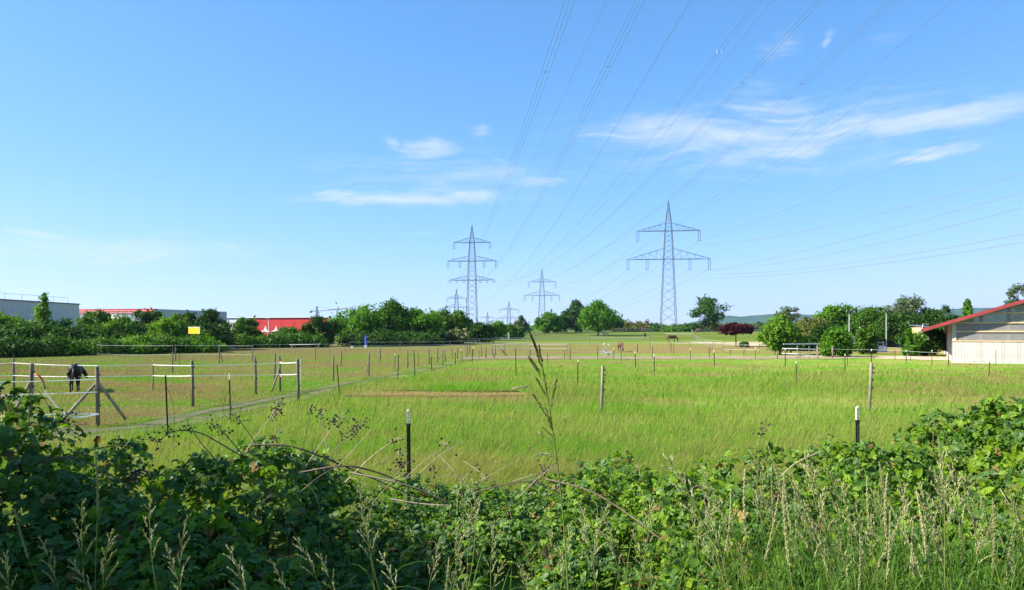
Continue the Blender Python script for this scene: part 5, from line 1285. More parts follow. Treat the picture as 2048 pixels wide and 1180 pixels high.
# ---------------------------------------------------------------- meadow grass
def path_x(y): return np.interp(y, [p[1] for p in PATH], [p[0] for p in PATH])
def blades(n, y0, y1, seed, hscale=1.0, seedhead=False):
    rng = np.random.default_rng(seed)
    # even screen density: depth sampled in 1/y
    Y = 1 / rng.uniform(1 / y1, 1 / y0, n)
    X = rng.uniform(-0.76, 0.76, n) * Y
    dp = X - path_x(np.clip(Y, 16.5, 72))
    on_path = (np.abs(dp) < 1.0) & (Y < 73)
    left = (dp < 0) & (Y < 90)
    strip_ = (X > -7.0) & (X < 0.6) & (np.abs(Y - 31.0) < 2.0 + .5 * vnoise(X * 1.1, 3, 8))
    track = (np.abs(Y - 73.7) < 4.0) & (X > -4.5) & (X < 36)
    yard = (X > 33.5) & (Y > 60) & (np.abs((Y - 62.2) * .869 + (X - 37.8) * .494) < 9)
    long_ = (0.30 + 0.16 * vnoise(X * .3, Y * .3, 2)) * (1 - .68 * sstep(34, 62, Y))
    h = np.where(left, 0.10 + 0.08 * vnoise(X * .5, Y * .5, 4), long_)
    h = np.where(on_path, 0.05, h)
    h = np.where(strip_, 0.13 + 0.08 * vnoise(X * 2, Y * 2, 6), h)
    h = np.where(Y > 80, 0.10, h)
    clump = vnoise(X * 1.7, Y * 1.7, 9)
    h *= (0.65 + 0.5 * clump) * rng.uniform(0.55, 1.25, n) * hscale
    keep = ~(track | yard) & ~((on_path | strip_ | left) & seedhead & (rng.random(n) < .75))
    keep &= ~(on_path & (rng.random(n) < .6))
    X, Y, h = X[keep], Y[keep], h[keep]; n = len(X)
    Z = terr(X, Y)
    w = np.maximum(0.0045, Y * 0.00042) * rng.uniform(.7, 1.4, n)
    a = rng.uniform(0, 2 * np.pi, n)
    wind = 0.22 + 0.15 * vnoise(X * .4, Y * .4, 21)
    lx = h * (rng.normal(0, .28, n) + wind); ly = h * rng.normal(0, .28, n)
    dx, dy = np.cos(a) * w / 2, np.sin(a) * w / 2
    B = np.stack([X, Y, Z - 0.02], -1)
    Sd = np.stack([dx, dy, np.zeros(n)], -1)
    Mid = B + np.stack([lx * .35, ly * .35, h * .6], -1)
    Tip = B + np.stack([lx, ly, h * .97], -1)
    r = rng.random(n)
    if not seedhead:
        V = np.stack([B - Sd, B + Sd, Mid + Sd * .8, Mid - Sd * .8, Tip], 1).reshape(-1, 3)
        i = np.arange(n) * 5
        Fc = np.concatenate([np.stack([i, i + 1, i + 2], -1), np.stack([i, i + 2, i + 3], -1), np.stack([i + 3, i + 2, i + 4], -1)])
        return V, Fc, np.repeat(r, 5)
    # thin stalk with a slender seed head
    T0 = B + np.stack([lx * .7, ly * .7, h * .78], -1)
    k = 3.2 if True else 1
    V = np.stack([B - Sd * .5, B + Sd * .5, T0, T0 + (Tip - T0) * .45 - Sd * k * .5, T0 + (Tip - T0) * .45 + Sd * k * .5, Tip], 1).reshape(-1, 3)
    i = np.arange(n) * 6
    Fc = np.concatenate([np.stack([i, i + 1, i + 2], -1), np.stack([i + 2, i + 4, i + 3], -1), np.stack([i + 3, i + 4, i + 5], -1)])
    return V, Fc, np.repeat(r, 6)
V, Fc, r = blades(172000, 9.5, 30, 1)
tag(link('meadow_grass', npmesh('meadow_grass', V, Fc, M_BLADE, rnd=r)), 'long green meadow grass of the near paddocks', 'grass', kind='stuff')
V, Fc, r = blades(120000, 30, 135, 2)
tag(link('meadow_grass', npmesh('meadow_grass', V, Fc, M_BLADE, rnd=r)), 'grass of the middle and far paddocks', 'grass', kind='stuff')
V, Fc, r = blades(20000, 10, 60, 3, 1.4, True)
tag(link('seeding_grass', npmesh('seeding_grass', V, Fc, M_SEED, rnd=r)), 'brownish seeding stalks standing over the meadow', 'grass', kind='stuff')

# ---------------------------------------------------------------- bramble hedge
M_BRAM = foliage('bramble_leaf', (0.030, 0.082, 0.010), (0.085, 0.175, 0.016), 0.28, rough=0.5, spec=0.3, nscale=2.5)
M_BRAMY = foliage('young_bramble_leaf', (0.10, 0.20, 0.006), (0.20, 0.31, 0.014), 0.38, rough=0.5, spec=0.28, nscale=2.5)
M_BRAMD = foliage('withered_bramble_leaf', (0.16, 0.085, 0.03), (0.27, 0.21, 0.06), 0.25, tcol=(1.2, 1.0, .6), nscale=2.5)
M_CANE = simple('brown_cane', (0.13, 0.085, 0.055), 0.7, 0.3, 20)
M_CANEP = simple('pale_dead_cane', (0.40, 0.31, 0.20), 0.75, 0.25, 20)
M_CANEG = simple('green_cane', (0.10, 0.15, 0.03), 0.6, 0.3, 20)
M_BERRY = simple('dried_berry', (0.022, 0.014, 0.012), 0.7, 0.4, 60)
LEAFLET = np.array([(0, 0, 0), (.10, .20, .03), (.24, .34, .05), (.42, .40, .04), (.62, .34, .02), (.82, .19, -.02), (1.0, 0, -.09), (.82, -.19, -.02), (.62, -.34, .02), (.42, -.40, .04), (.24, -.34, .05), (.10, -.20, .03), (.33, 0, -.02), (.66, 0, -.03)], float)
LF_F = [(0, 1, 2, 12), (12, 2, 3, 13), (13, 3, 4, 5), (13, 5, 6, 6), (0, 12, 10, 11), (12, 13, 9, 10), (13, 7, 8, 9), (13, 6, 7, 7)]
LF_T = [(0, 1, 12), (1, 2, 12), (2, 3, 12), (3, 13, 12), (3, 4, 13), (4, 5, 13), (5, 6, 13), (0, 12, 11), (11, 12, 10), (10, 12, 9), (9, 12, 13), (9, 13, 8), (8, 13, 7), (7, 13, 6)]
LO_V = np.array([(0, 0, 0), (.22, .33, .05), (.55, .36, .02), (1.0, 0, -.09), (.55, -.36, .02), (.22, -.33, .05), (.5, 0, -.04)], float)
LO_T = [(0, 1, 6), (1, 2, 6), (2, 3, 6), (3, 4, 6), (4, 5, 6), (5, 0, 6)]
def compound_leaf(rng, nleaf=3, lo=False):
    """one bramble leaf: three or five toothed leaflets on a short stalk; +x along the stalk, +z its upper side"""
    V, Fc = [], []
    spec = [(1.0, 0.0, .38), (.78, 1.15, .34), (.78, -1.15, .34)] + ([(.6, 2.0, .33), (.6, -2.0, .33)] if nleaf == 5 else [])
    for s, ang, off in spec:
        s = s * rng.uniform(.85, 1.15); a = ang + rng.uniform(-.15, .15)
        c, sn = math.cos(a), math.sin(a)
        P = (LO_V if lo else LEAFLET).copy()
        P[:, 1] *= rng.uniform(.8, 1.05); P[1:(5 if lo else 12):2, 1] *= 0.93; P[:, 2] += -.28 * P[:, 0] ** 2 * rng.uniform(.2, 1.2) + .25 * np.abs(P[:, 1]) * rng.uniform(.1, 1)
        P *= s
        Q = np.stack([off + P[:, 0] * c - P[:, 1] * sn, P[:, 0] * sn + P[:, 1] * c, P[:, 2]], -1)
        b = len(V); V += Q.tolist(); Fc += [tuple(i + b for i in f) for f in (LO_T if lo else LF_T)]
    b = len(V); V += [(-.25, -.015, -.05), (-.25, .015, -.05), (.4, 0, 0)]; Fc.append((b, b + 1, b + 2))
    return np.array(V), np.array(Fc)
rl = np.random.default_rng(31)
VAR = [compound_leaf(rl, 3 if k % 3 else 5) for k in range(9)]
VARLO = [compound_leaf(rl, 3 if k % 3 else 5, True) for k in range(9)]
VAR_ME = {}
for mi, m in enumerate((M_BRAM, M_BRAMY, M_BRAMD)):
    for k, (v, f) in enumerate(VAR):
        for q, rv in enumerate((.15, .5, .85)): VAR_ME[(mi, k, q)] = npmesh('leaf', v, f, m, rnd=np.full(len(v), rv))
def basis(rng, nrm):
    """random rotations whose z axis is near nrm (n,3) -> (n,3,3)"""
    n = len(nrm)
    z = nrm / np.linalg.norm(nrm, axis=1)[:, None]
    a = rng.normal(size=(n, 3)); x = a - (a * z).sum(1)[:, None] * z; x /= np.linalg.norm(x, axis=1)[:, None]
    y = np.cross(z, x)
    return np.stack([x, y, z], -1)
CREST = [(-500, 770), (-60, 790), (30, 802), (80, 838), (120, 868), (160, 900), (210, 945), (270, 985), (330, 945), (390, 905), (470, 898), (560, 905), (640, 945), (720, 975), (820, 988), (900, 990), (1000, 985), (1090, 992), (1160, 968), (1210, 945), (1280, 935), (1340, 945), (1420, 950), (1500, 938), (1570, 915), (1640, 892), (1720, 882), (1830, 888), (1870, 880), (1895, 845), (1930, 828), (1990, 815), (2060, 790), (2200, 770), (2500, 780)]
YC = 5.6
def crest_z(x):
    px = 1024 + F * x / YC
    py = np.interp(px, [c[0] for c in CREST], [c[1] for c in CREST])
    return CAMH - (py - HOR) / F * YC - 0.045
def hedge_top(x, y):
    g = terr(x, y)
    c = crest_z(x)
    tq = (y - YC)
    prof = np.where(tq < 0, 1 - (np.clip(-tq / 2.4, 0, 1)) ** 1.7, 1 - np.clip(tq / 1.7, 0, 1) ** 2)
    hh = np.maximum(0, c - 1.17)
    lump = 0.42 + 0.60 * vnoise(x * 2.3, y * 2.3, 41) + 0.34 * vnoise(x * 6, y * 6, 42)
    return g * 0 + 1.17 * (y < 5.6) + np.where(y >= 5.6, np.minimum(1.17, g + .15), 0) + hh * np.clip(prof, 0.12, 1) * lump
def bramble(label, px0, px1, n, n_obj, seed, young=0.25, sparse=0.0, size=0.052, deep=0.3):
    rng = np.random.default_rng(seed)
    x0, x1 = (px0 - 1024) / F * YC, (px1 - 1024) / F * YC
    ctr = Vector(((x0 + x1) / 2, YC, 1.17))
    t = thing('bramble_bush', label, 'bramble', ctr, 0, 'bramble bushes of the verge hedge')
    X = rng.uniform(x0 - .12, x1 + .12, n)
    Y = YC + np.where(rng.random(n) < .78, -2.35 * rng.random(n) ** .9, 1.4 * rng.random(n))
    # fan the bush along the sight so neighbours meet without gaps
    X = X * (1 + (Y - YC) / YC * 0.85)
    top = hedge_top(X, Y)
    under = rng.random(n) < deep
    gz = np.minimum(1.17, terr(X, Y) + .1)
    depth = np.where(under, rng.random(n), np.abs(rng.normal(0, .07, n)))
    Z = np.where(under, gz + (top - gz) * rng.random(n), top - depth + .03)
    P = np.stack([X, Y, Z], -1)
    e = .06
    gx = (hedge_top(X + e, Y) - hedge_top(X - e, Y)) / (2 * e); gy = (hedge_top(X, Y + e) - hedge_top(X, Y - e)) / (2 * e)
    nr = np.stack([-gx * .5 - .15, -np.clip(gy, -1.5, 1.5) * .6 - .15, np.ones(n) * .8], -1)
    nr = nr / np.linalg.norm(nr, axis=1)[:, None] + rng.normal(size=(n, 3)) * .55
    hole = vnoise(X * 3.1, (Y * 2 + Z * 3) * 1.4, seed + 3)
    keep = (Z > gz - .05) & (hole > 0.26 + sparse * .5)
    P, nr = P[keep], nr[keep]; n = len(P)
    R = basis(rng, nr)
    s = size * rng.uniform(.6, 1.45, n)
    s *= np.where(rng.random(n) < .12, 1.5, 1.0)
    yg = (rng.random(n) < young * (0.5 + 1.0 * vnoise(P[:, 0] * 1.5, P[:, 1] * 1.5, 71))).astype(int)
    yg[rng.random(n) < .045] = 2
    # the nearest-looking leaves become pieces of their own
    scr = s / P[:, 1] * (1 - under[keep] * .7) * (P[:, 1] > 3.6)
    pxs = 1024 + F * P[:, 0] / P[:, 1]; pys = HOR + F * (CAMH - P[:, 2]) / P[:, 1]
    scr = scr * ((pxs > 0) & (pxs < 2048) & (pys < 1180)) * rng.uniform(.7, 1, n)
    order = np.argsort(-scr); own = set(order[:n_obj].tolist())
    kinds = rng.integers(0, len(VAR), n); qq = rng.integers(0, 3, n)
    for i in own:
        o = bpy.data.objects.new('leaf', VAR_ME[(int(yg[i]), int(kinds[i]), int(qq[i]))]); COL.objects.link(o); o.parent = t
        Mx = Matrix([[*(R[i, 0] * s[i]), P[i, 0] - ctr.x], [*(R[i, 1] * s[i]), P[i, 1] - ctr.y], [*(R[i, 2] * s[i]), P[i, 2] - ctr.z], [0, 0, 0, 1]])
        o.matrix_basis = Mx
    rest = np.array([i for i in range(n) if i not in own])
    for flag, m in ((0, M_BRAM), (1, M_BRAMY), (2, M_BRAMD)):
        Vs, Fs, rr, base = [], [], [], 0
        for k in range(len(VAR)):
            idx = rest[(kinds[rest] == k) & (yg[rest] == flag)]
            if not len(idx): continue
            v, f = VARLO[k]
            W_ = np.einsum('nij,vj->nvi', R[idx] * s[idx][:, None, None], v) + (P[idx] - np.array(ctr))[:, None, :]
            Vs.append(W_.reshape(-1, 3)); Fs.append((f[None] + (np.arange(len(idx)) * len(v))[:, None, None]).reshape(-1, 3) + base)
            rr.append(np.repeat(rng.random(len(idx)), len(v))); base += len(idx) * len(v)
        if Vs: tag(link('foliage', npmesh('foliage', np.concatenate(Vs), np.concatenate(Fs), m, rnd=np.concatenate(rr)), t), kind='stuff')
    # arching canes inside
    prng = random.Random(seed)
    for k in range(7):
        xa = prng.uniform(x0, x1); ya = prng.uniform(YC - .9, YC + .4); z0 = 1.0
        xb = xa + prng.uniform(-.6, .6); yb = ya + prng.uniform(-1.2, .3); zt = float(hedge_top(xa, min(ya, YC)))
        pts = [Vector((xa, ya, z0)).lerp(Vector((xb, yb, z0 + .1)), q / 16) + Vector((.03 * math.sin(q * .7 + k), 0, (zt - z0) * 1.0 * math.sin(math.pi * (q / 16) ** .8))) - ctr for q in range(17)]
        MB().tube(pts, [.0038 - .00014 * q for q in range(17)], 5).build('cane', [M_CANE, M_CANEG, M_CANEP][k % 3], t, smooth=True)
    return t
bramble('tall dark shaded bramble at the shaded end under the white tape gate', -130, 235, 5200, 260, 51, .05, .02, .058, .42)
bramble('shaded bramble with backlit top leaves under the dried berry canes', 235, 640, 6000, 260, 52, .30, .06, .048, .34)
bramble('low bramble tangled with pale dead canes at the near stake', 640, 930, 5200, 240, 53, .12, .10, .037, .3)
bramble('low sunlit bramble beneath the tall seeding stalk', 930, 1190, 6200, 260, 54, .35, .0, .034, .25)
bramble('green bramble mound with upright young leaves at mid hedge', 1190, 1530, 8000, 280, 55, .40, .0, .035, .25)
bramble('broad bramble mound around the second near stake', 1530, 1880, 8000, 280, 56, .35, .02, .036, .28)
bramble('high leafy bramble at the sunny end of the hedge below the barn', 1880, 2210, 7200, 280, 57, .60, -.05, .041, .25)

# dead fruiting canes with dried berries
def dead_cane(i, label, pts, r, m, clusters, rng):
    """pts: px, py, depth"""
    P = [at(*p) for p in pts]
    t = thing('dead_cane', label, 'bramble cane', P[0], 0, 'dead bramble canes'); o = P[0]
    sm = []
    for a, b in zip(P[:-1], P[1:]):
        for q in range(5): sm.append(a.lerp(b, q / 5))
    sm.append(P[-1])
    for _ in range(4): sm = [sm[0]] + [(sm[k - 1] + sm[k] * 2 + sm[k + 1]) / 4 for k in range(1, len(sm) - 1)] + [sm[-1]]
    n = len(sm)
    r *= 1.35
    mb = MB(); mb.tube([p - o for p in sm], [r * (1 - .55 * k / n) for k in range(n)], 5)
    for k in range(2, n - 1):         # prickles
        d = Vector((rng.uniform(-1, 1), rng.uniform(-1, 1), rng.uniform(-.6, .3))).normalized(); mb.tube([sm[k] - o, sm[k] - o + d * r * 2.6], [r * .5, r * .08], 3)
    mb.build('stem', m, t)
    for c in range(clusters):
        f = 1 - .42 * c / max(1, clusters) if clusters > 1 else 1.0
        p = sm[min(n - 1, int(f * (n - 1)))] - o
        cl = MB(); tw = MB()
        for b in range(rng.randint(5, 10)):
            q = p + Vector((rng.gauss(0, .035), rng.gauss(0, .035), rng.gauss(.012, .028)))
            tw.tube([p, p.lerp(q, .6) + Vector((0, 0, .008)), q], [.0018, .0013, .001], 3)
            cl.ball(q, rng.uniform(.006, .0095), 6, 4)
        s = tw.build('twig', m, t); cl.build('berries', M_BERRY, s)
rc = random.Random(9)
CANES = [
 ('cane arching over the gap with berry clusters at its tip', [(560, 955, 5.6), (470, 905, 5.4), (400, 862, 5.2), (345, 860, 5.1), (315, 885, 5.0)], .0045, 0, 4),
 ('cane with the densest dark berry head before the path', [(500, 930, 5.4), (470, 890, 5.3), (445, 862, 5.3), (424, 848, 5.3)], .004, 0, 3),
 ('straight cane with a berry tip right of the dense head', [(520, 900, 5.4), (490, 855, 5.4), (470, 830, 5.4)], .003, 0, 2),
 ('pale cane rising to the highest berry head', [(490, 905, 5.6), (520, 862, 5.6), (545, 830, 5.7), (556, 808, 5.7)], .003, 2, 3),
 ('pale upright twig beside the highest berry head', [(551, 905, 5.7), (552, 860, 5.7), (550, 826, 5.7)], .003, 2, 1),
 ('long dark cane arching down to the near stake', [(505, 890, 5.3), (580, 888, 5.3), (680, 928, 5.4), (780, 972, 5.5), (880, 1015, 5.6)], .0055, 0, 0),
 ('thick brown cane arching under the long dark cane', [(600, 945, 5.2), (690, 928, 5.2), (760, 945, 5.3), (850, 985, 5.4), (900, 1010, 5.4)], .0055, 0, 0),
 ('cane with berry spray reaching up to the meadow', [(640, 960, 5.6), (665, 905, 5.6), (700, 868, 5.7), (730, 843, 5.7)], .0035, 0, 5),
 ('thin leaning twig tipped with one berry', [(600, 920, 5.7), (612, 870, 5.7), (620, 826, 5.7)], .003, 0, 1),
 ('pale forked twig in the middle of the dead canes', [(655, 900, 5.7), (650, 865, 5.7), (642, 832, 5.7)], .0028, 2, 2),
 ('bare twig with berries beside the forked twig', [(600, 950, 5.5), (640, 890, 5.5), (672, 845, 5.5), (678, 835, 5.5)], .003, 2, 3),
 ('pale dead stalk slanting toward the near stake', [(690, 965, 5.4), (740, 915, 5.4), (790, 878, 5.4)], .004, 2, 1),
 ('berry spray hanging beside the near stake', [(720, 1000, 5.6), (770, 960, 5.6), (800, 935, 5.6), (808, 928, 5.6)], .003, 0, 4),
 ('pale broken stalk lying across the near stake', [(700, 945, 5.2), (800, 965, 5.2), (870, 990, 5.25)], .005, 2, 0),
 ('second pale broken stalk below the near stake', [(780, 998, 5.0), (840, 1008, 5.0), (900, 1011, 5.0)], .005, 2, 0),
 ('dark cane leaning out from the shaded bramble', [(60, 930, 5.0), (140, 908, 5.0), (220, 945, 5.0), (300, 1010, 5.1)], .005, 0, 0),
 ('cane with dried berries over the shaded gap', [(130, 915, 5.2), (200, 895, 5.2), (240, 890, 5.2), (256, 893, 5.2)], .0035, 0, 3),
 ('lower cane with dried berries over the shaded gap', [(150, 905, 5.1), (220, 920, 5.1), (275, 950, 5.1), (300, 955, 5.1)], .0035, 0, 4),
 ('short berry twig above the shaded bramble', [(90, 860, 5.0), (120, 840, 5.0), (135, 845, 5.0)], .003, 0, 2),
 ('berry twig beside the shaded bramble top', [(5, 830, 4.8), (3, 800, 4.8)], .003, 0, 1),
 ('upright bare cane before the path', [(440, 930, 5.5), (400, 885, 5.5), (374, 842, 5.5)], .0035, 0, 0),
 ('withered cane end at the foot of the seeding stalk', [(950, 985, 5.5), (1010, 968, 5.5), (1065, 960, 5.5), (1115, 985, 5.5)], .005, 0, 2),
 ('withered dark twig right of the seeding stalk', [(1060, 975, 5.6), (1085, 945, 5.6), (1088, 938, 5.6)], .003, 0, 2),
 ('dark leaning cane across the green mound', [(1090, 958, 5.2), (1180, 978, 5.0), (1260, 1030, 4.8), (1330, 1085, 4.5)], .005, 0, 0),
 ('berry topped dead twig above the green mound', [(1518, 905, 5.7), (1520, 880, 5.7), (1526, 858, 5.7)], .003, 0, 2),
 ('pale bare branch arching out of the second mound', [(1555, 958, 5.4), (1590, 925, 5.4), (1640, 903, 5.4)], .005, 2, 0),
]
NTH = ['first', 'second', 'third', 'fourth', 'fifth', 'sixth', 'seventh', 'eighth', 'ninth', 'tenth', 'eleventh', 'twelfth', 'thirteenth', 'fourteenth', 'fifteenth', 'sixteenth', 'seventeenth', 'eighteenth', 'nineteenth', 'twentieth', 'twenty-first', 'twenty-second', 'twenty-third', 'twenty-fourth']
for q, x in enumerate(sorted(rc.uniform(540, 1080) for _ in range(24))):
    y = 955 + rc.uniform(-25, 70) * (1 if x < 900 else .5) + max(0, x - 700) * .06; ang = rc.choice([rc.uniform(.3, .9), rc.uniform(2.2, 2.9), rc.uniform(-.4, .3)]); ln = rc.uniform(40, 110); d = rc.uniform(4.9, 5.6)
    CANES.append(('thin straw coloured dead stalk in the tangle by the near stake, %s along' % NTH[q], [(x, y, d), (x + math.cos(ang) * ln * .5, y - math.sin(ang) * ln * .5 - rc.uniform(0, 8), d), (x + math.cos(ang) * ln, y - math.sin(ang) * ln, d + .1)], rc.uniform(.0013, .0024), 2, rc.choice([0, 0, 0, 1])))
for i, (lb, pts, r, mi, cl) in enumerate(CANES): dead_cane(i, lb, pts, r, [M_CANE, M_CANE, M_CANEP][mi], cl, rc)

# ---------------------------------------------------------------- tall grasses of the verge
M_STALK = foliage('grass_stalk', (0.10, 0.17, 0.03), (0.24, 0.25, 0.08), 0.25, tcol=(1.2, 1.2, .7))
M_GBLADE = foliage('verge_grass_blade', (0.045, 0.12, 0.012), (0.12, 0.21, 0.03), 0.35)
M_SPIKE = foliage('pale_seed_head', (0.25, 0.27, 0.10), (0.50, 0.47, 0.25), 0.3, tcol=(1.1, 1.1, .8))
M_SPIKED = foliage('brown_seed_head', (0.10, 0.095, 0.035), (0.22, 0.17, 0.07), 0.25, tcol=(1.1, 1.1, .8))
def spikelet(V, Fc, p, d, ln, w):
    d = d.normalized(); s = d.orthogonal().normalized() * w; u = d.cross(s).normalized() * w
    b = len(V); m = p + d * ln * .4
    V += [p, m + s, m + u, m - s, m - u, p + d * ln]
    Fc += [(b, b + 1, b + 2), (b, b + 2, b + 3), (b, b + 3, b + 4), (b, b + 4, b + 1), (b + 5, b + 2, b + 1), (b + 5, b + 3, b + 2), (b + 5, b + 4, b + 3), (b + 5, b + 1, b + 4)]
def stalk_proto(seed, kind):
    """unit stalk, 1 m tall, bending toward +x: stem mesh, seed head mesh, leaf mesh"""
    rng = random.Random(seed)
    bend = rng.uniform(.06, .20) if kind != 'nod' else rng.uniform(.22, .38)
    def c(t): return Vector((bend * t ** 2.2, 0.02 * math.sin(t * 5 + seed), t * (1 - bend * .25 * t * t)))
    n = 14
    st = MB().tube([c(k / n) for k in range(n + 1)], [.0030 - .0019 * k / n for k in range(n + 1)], 4)
    V, Fc = [], []
    t0 = rng.uniform(.68, .76)
    if kind == 'spike':
        for k in range(46):
            t = t0 + (1 - t0) * k / 46; a = k * 2.4; tang = (c(min(1, t + .01)) - c(t)).normalized()
            o = Vector((math.cos(a), math.sin(a), 0)) * .55
            spikelet(V, Fc, c(t), tang + o * (.5 if k < 40 else .2), rng.uniform(.018, .03) * (1.1 - .4 * k / 46), .0038)
    else:
        nb = 9
        for k in range(nb):
            t = t0 + (1 - t0) * (k / nb) ** .9; a = k * 2.3 + rng.uniform(-.4, .4); p = c(t)
            ln = (.115 if kind != 'fine' else .15) * (1 - .72 * k / nb) * rng.uniform(.75, 1.2)
            tang = (c(min(1, t + .02)) - p).normalized()
            d = (tang + Vector((math.cos(a), math.sin(a), -.05)) * (.42 if kind != 'fine' else .7)).normalized()
            ns = max(3, int(ln / .010))
            for q in range(ns):
                f = .25 + .75 * q / ns
                pp = p + d * ln * f - Vector((0, 0, .25 * ln * f * f if kind != 'spike' else 0))
                dd = d + Vector((rng.uniform(-.5, .5), rng.uniform(-.5, .5), rng.uniform(-.4, .2)))
                spikelet(V, Fc, pp, dd, rng.uniform(.011, .019), .0029)
            b = len(V); q = p + d * ln * .9 - Vector((0, 0, .2 * ln)); s = Vector((.0006, .0006, 0))
            V += [p - s, p + s, q]; Fc.append((b, b + 1, b + 2))
        for k in range(14):
            t = .9 + .1 * k / 14; spikelet(V, Fc, c(t), (c(min(1, t + .01)) - c(t - .01)) + Vector((rng.uniform(-.01, .01), rng.uniform(-.01, .01), 0)), .016, .0028)
    LEAVES = []
    for k in range(3):
        LV, LF = [], []
        t = [.12, .3, .5][k] + rng.uniform(-.05, .05); a = rng.uniform(0, 6.28); p = c(t); ln = rng.uniform(.22, .36); w = rng.uniform(.0028, .0045)
        dx = Vector((math.cos(a), math.sin(a), 0)); sd = Vector((-math.sin(a), math.cos(a), 0)) * w; b = len(LV)
        for q in range(6):
            f = q / 5; pp = p + dx * ln * (f ** 1.3) * .7 + Vector((0, 0, ln * (f - .75 * f * f))); ww = sd * (1 - f ** 2)
            LV += [pp - ww, pp + ww]
            if q: LF.append((b + 2 * q - 2, b + 2 * q - 1, b + 2 * q + 1, b + 2 * q))
        LEAVES.append((LV, LF))
    return st, (V, Fc), LEAVES
PROTO = []
for k, kd in enumerate(['spike', 'pan', 'spike', 'nod', 'pan', 'spike', 'fine', 'pan', 'nod', 'spike']):
    st, hd, lf = stalk_proto(60 + k, kd)
    rr = lambda n, v: np.full(n, v)
    sme = bpy.data.meshes.new('stem'); sme.from_pydata(st.v, [], st.f); sme.materials.append(M_STALK); a_ = sme.attributes.new('rnd', 'FLOAT', 'POINT'); a_.data.foreach_set('value', [.2 + .08 * k] * len(st.v))
    hme = bpy.data.meshes.new('seed_head'); hme.from_pydata([tuple(v) for v in hd[0]], [], hd[1]); hme.materials.append(M_SPIKED if kd == 'fine' else M_SPIKE); a_ = hme.attributes.new('rnd', 'FLOAT', 'POINT'); a_.data.foreach_set('value', [.1 + .09 * k] * len(hd[0]))
    lms = []
    for lv, lff in lf:
        lme = bpy.data.meshes.new('leaf'); lme.from_pydata([tuple(v) for v in lv], [], lff); lme.materials.append(M_GBLADE); a_ = lme.attributes.new('rnd', 'FLOAT', 'POINT'); a_.data.foreach_set('value', [.3 + .07 * k] * len(lv)); lms.append(lme)
    PROTO.append((sme, hme, lms, kd))
def stalk(px, py, D, k, lean, lean_dir, label, group, rz=0.0, thick=1.0):
    """a stalk whose tip shows at the pixel, its foot on the verge"""
    tip = at(px, py, D)
    foot_z = min(1.2, tz(tip.x, D)) - .02
    h = (tip.z - foot_z)
    foot = Vector((tip.x - lean * h * math.cos(lean_dir), tip.y - lean * h * math.sin(lean_dir), foot_z))
    t = thing('grass_stalk', label, 'grass stalk', foot, 0, group)
    d = (tip - foot); hh = d.length
    q = Vector((0, 0, 1)).rotation_difference(d.normalized())
    # bend of the prototype moves its tip; undo by turning it about the foot
    pt = Vector(PROTO[k][0].vertices[-1].co); qq = pt.normalized().rotation_difference(d.normalized()) if rz == 0 else (Matrix.Rotation(rz, 3, 'Z') @ pt).normalized().rotation_difference(d.normalized())
    R = qq.to_matrix() @ Matrix.Rotation(rz, 3, 'Z')
    t.rotation_mode = 'QUATERNION'; t.rotation_quaternion = R.to_quaternion(); sc = hh / pt.length
    t.scale = (sc * thick, sc * thick, sc) if thick != 1 else (sc, sc, sc)
    link('stem', PROTO[k][0], t); link('seed_head', PROTO[k][1], t)
    for me in PROTO[k][2]: link('leaf', me, t)
    return t
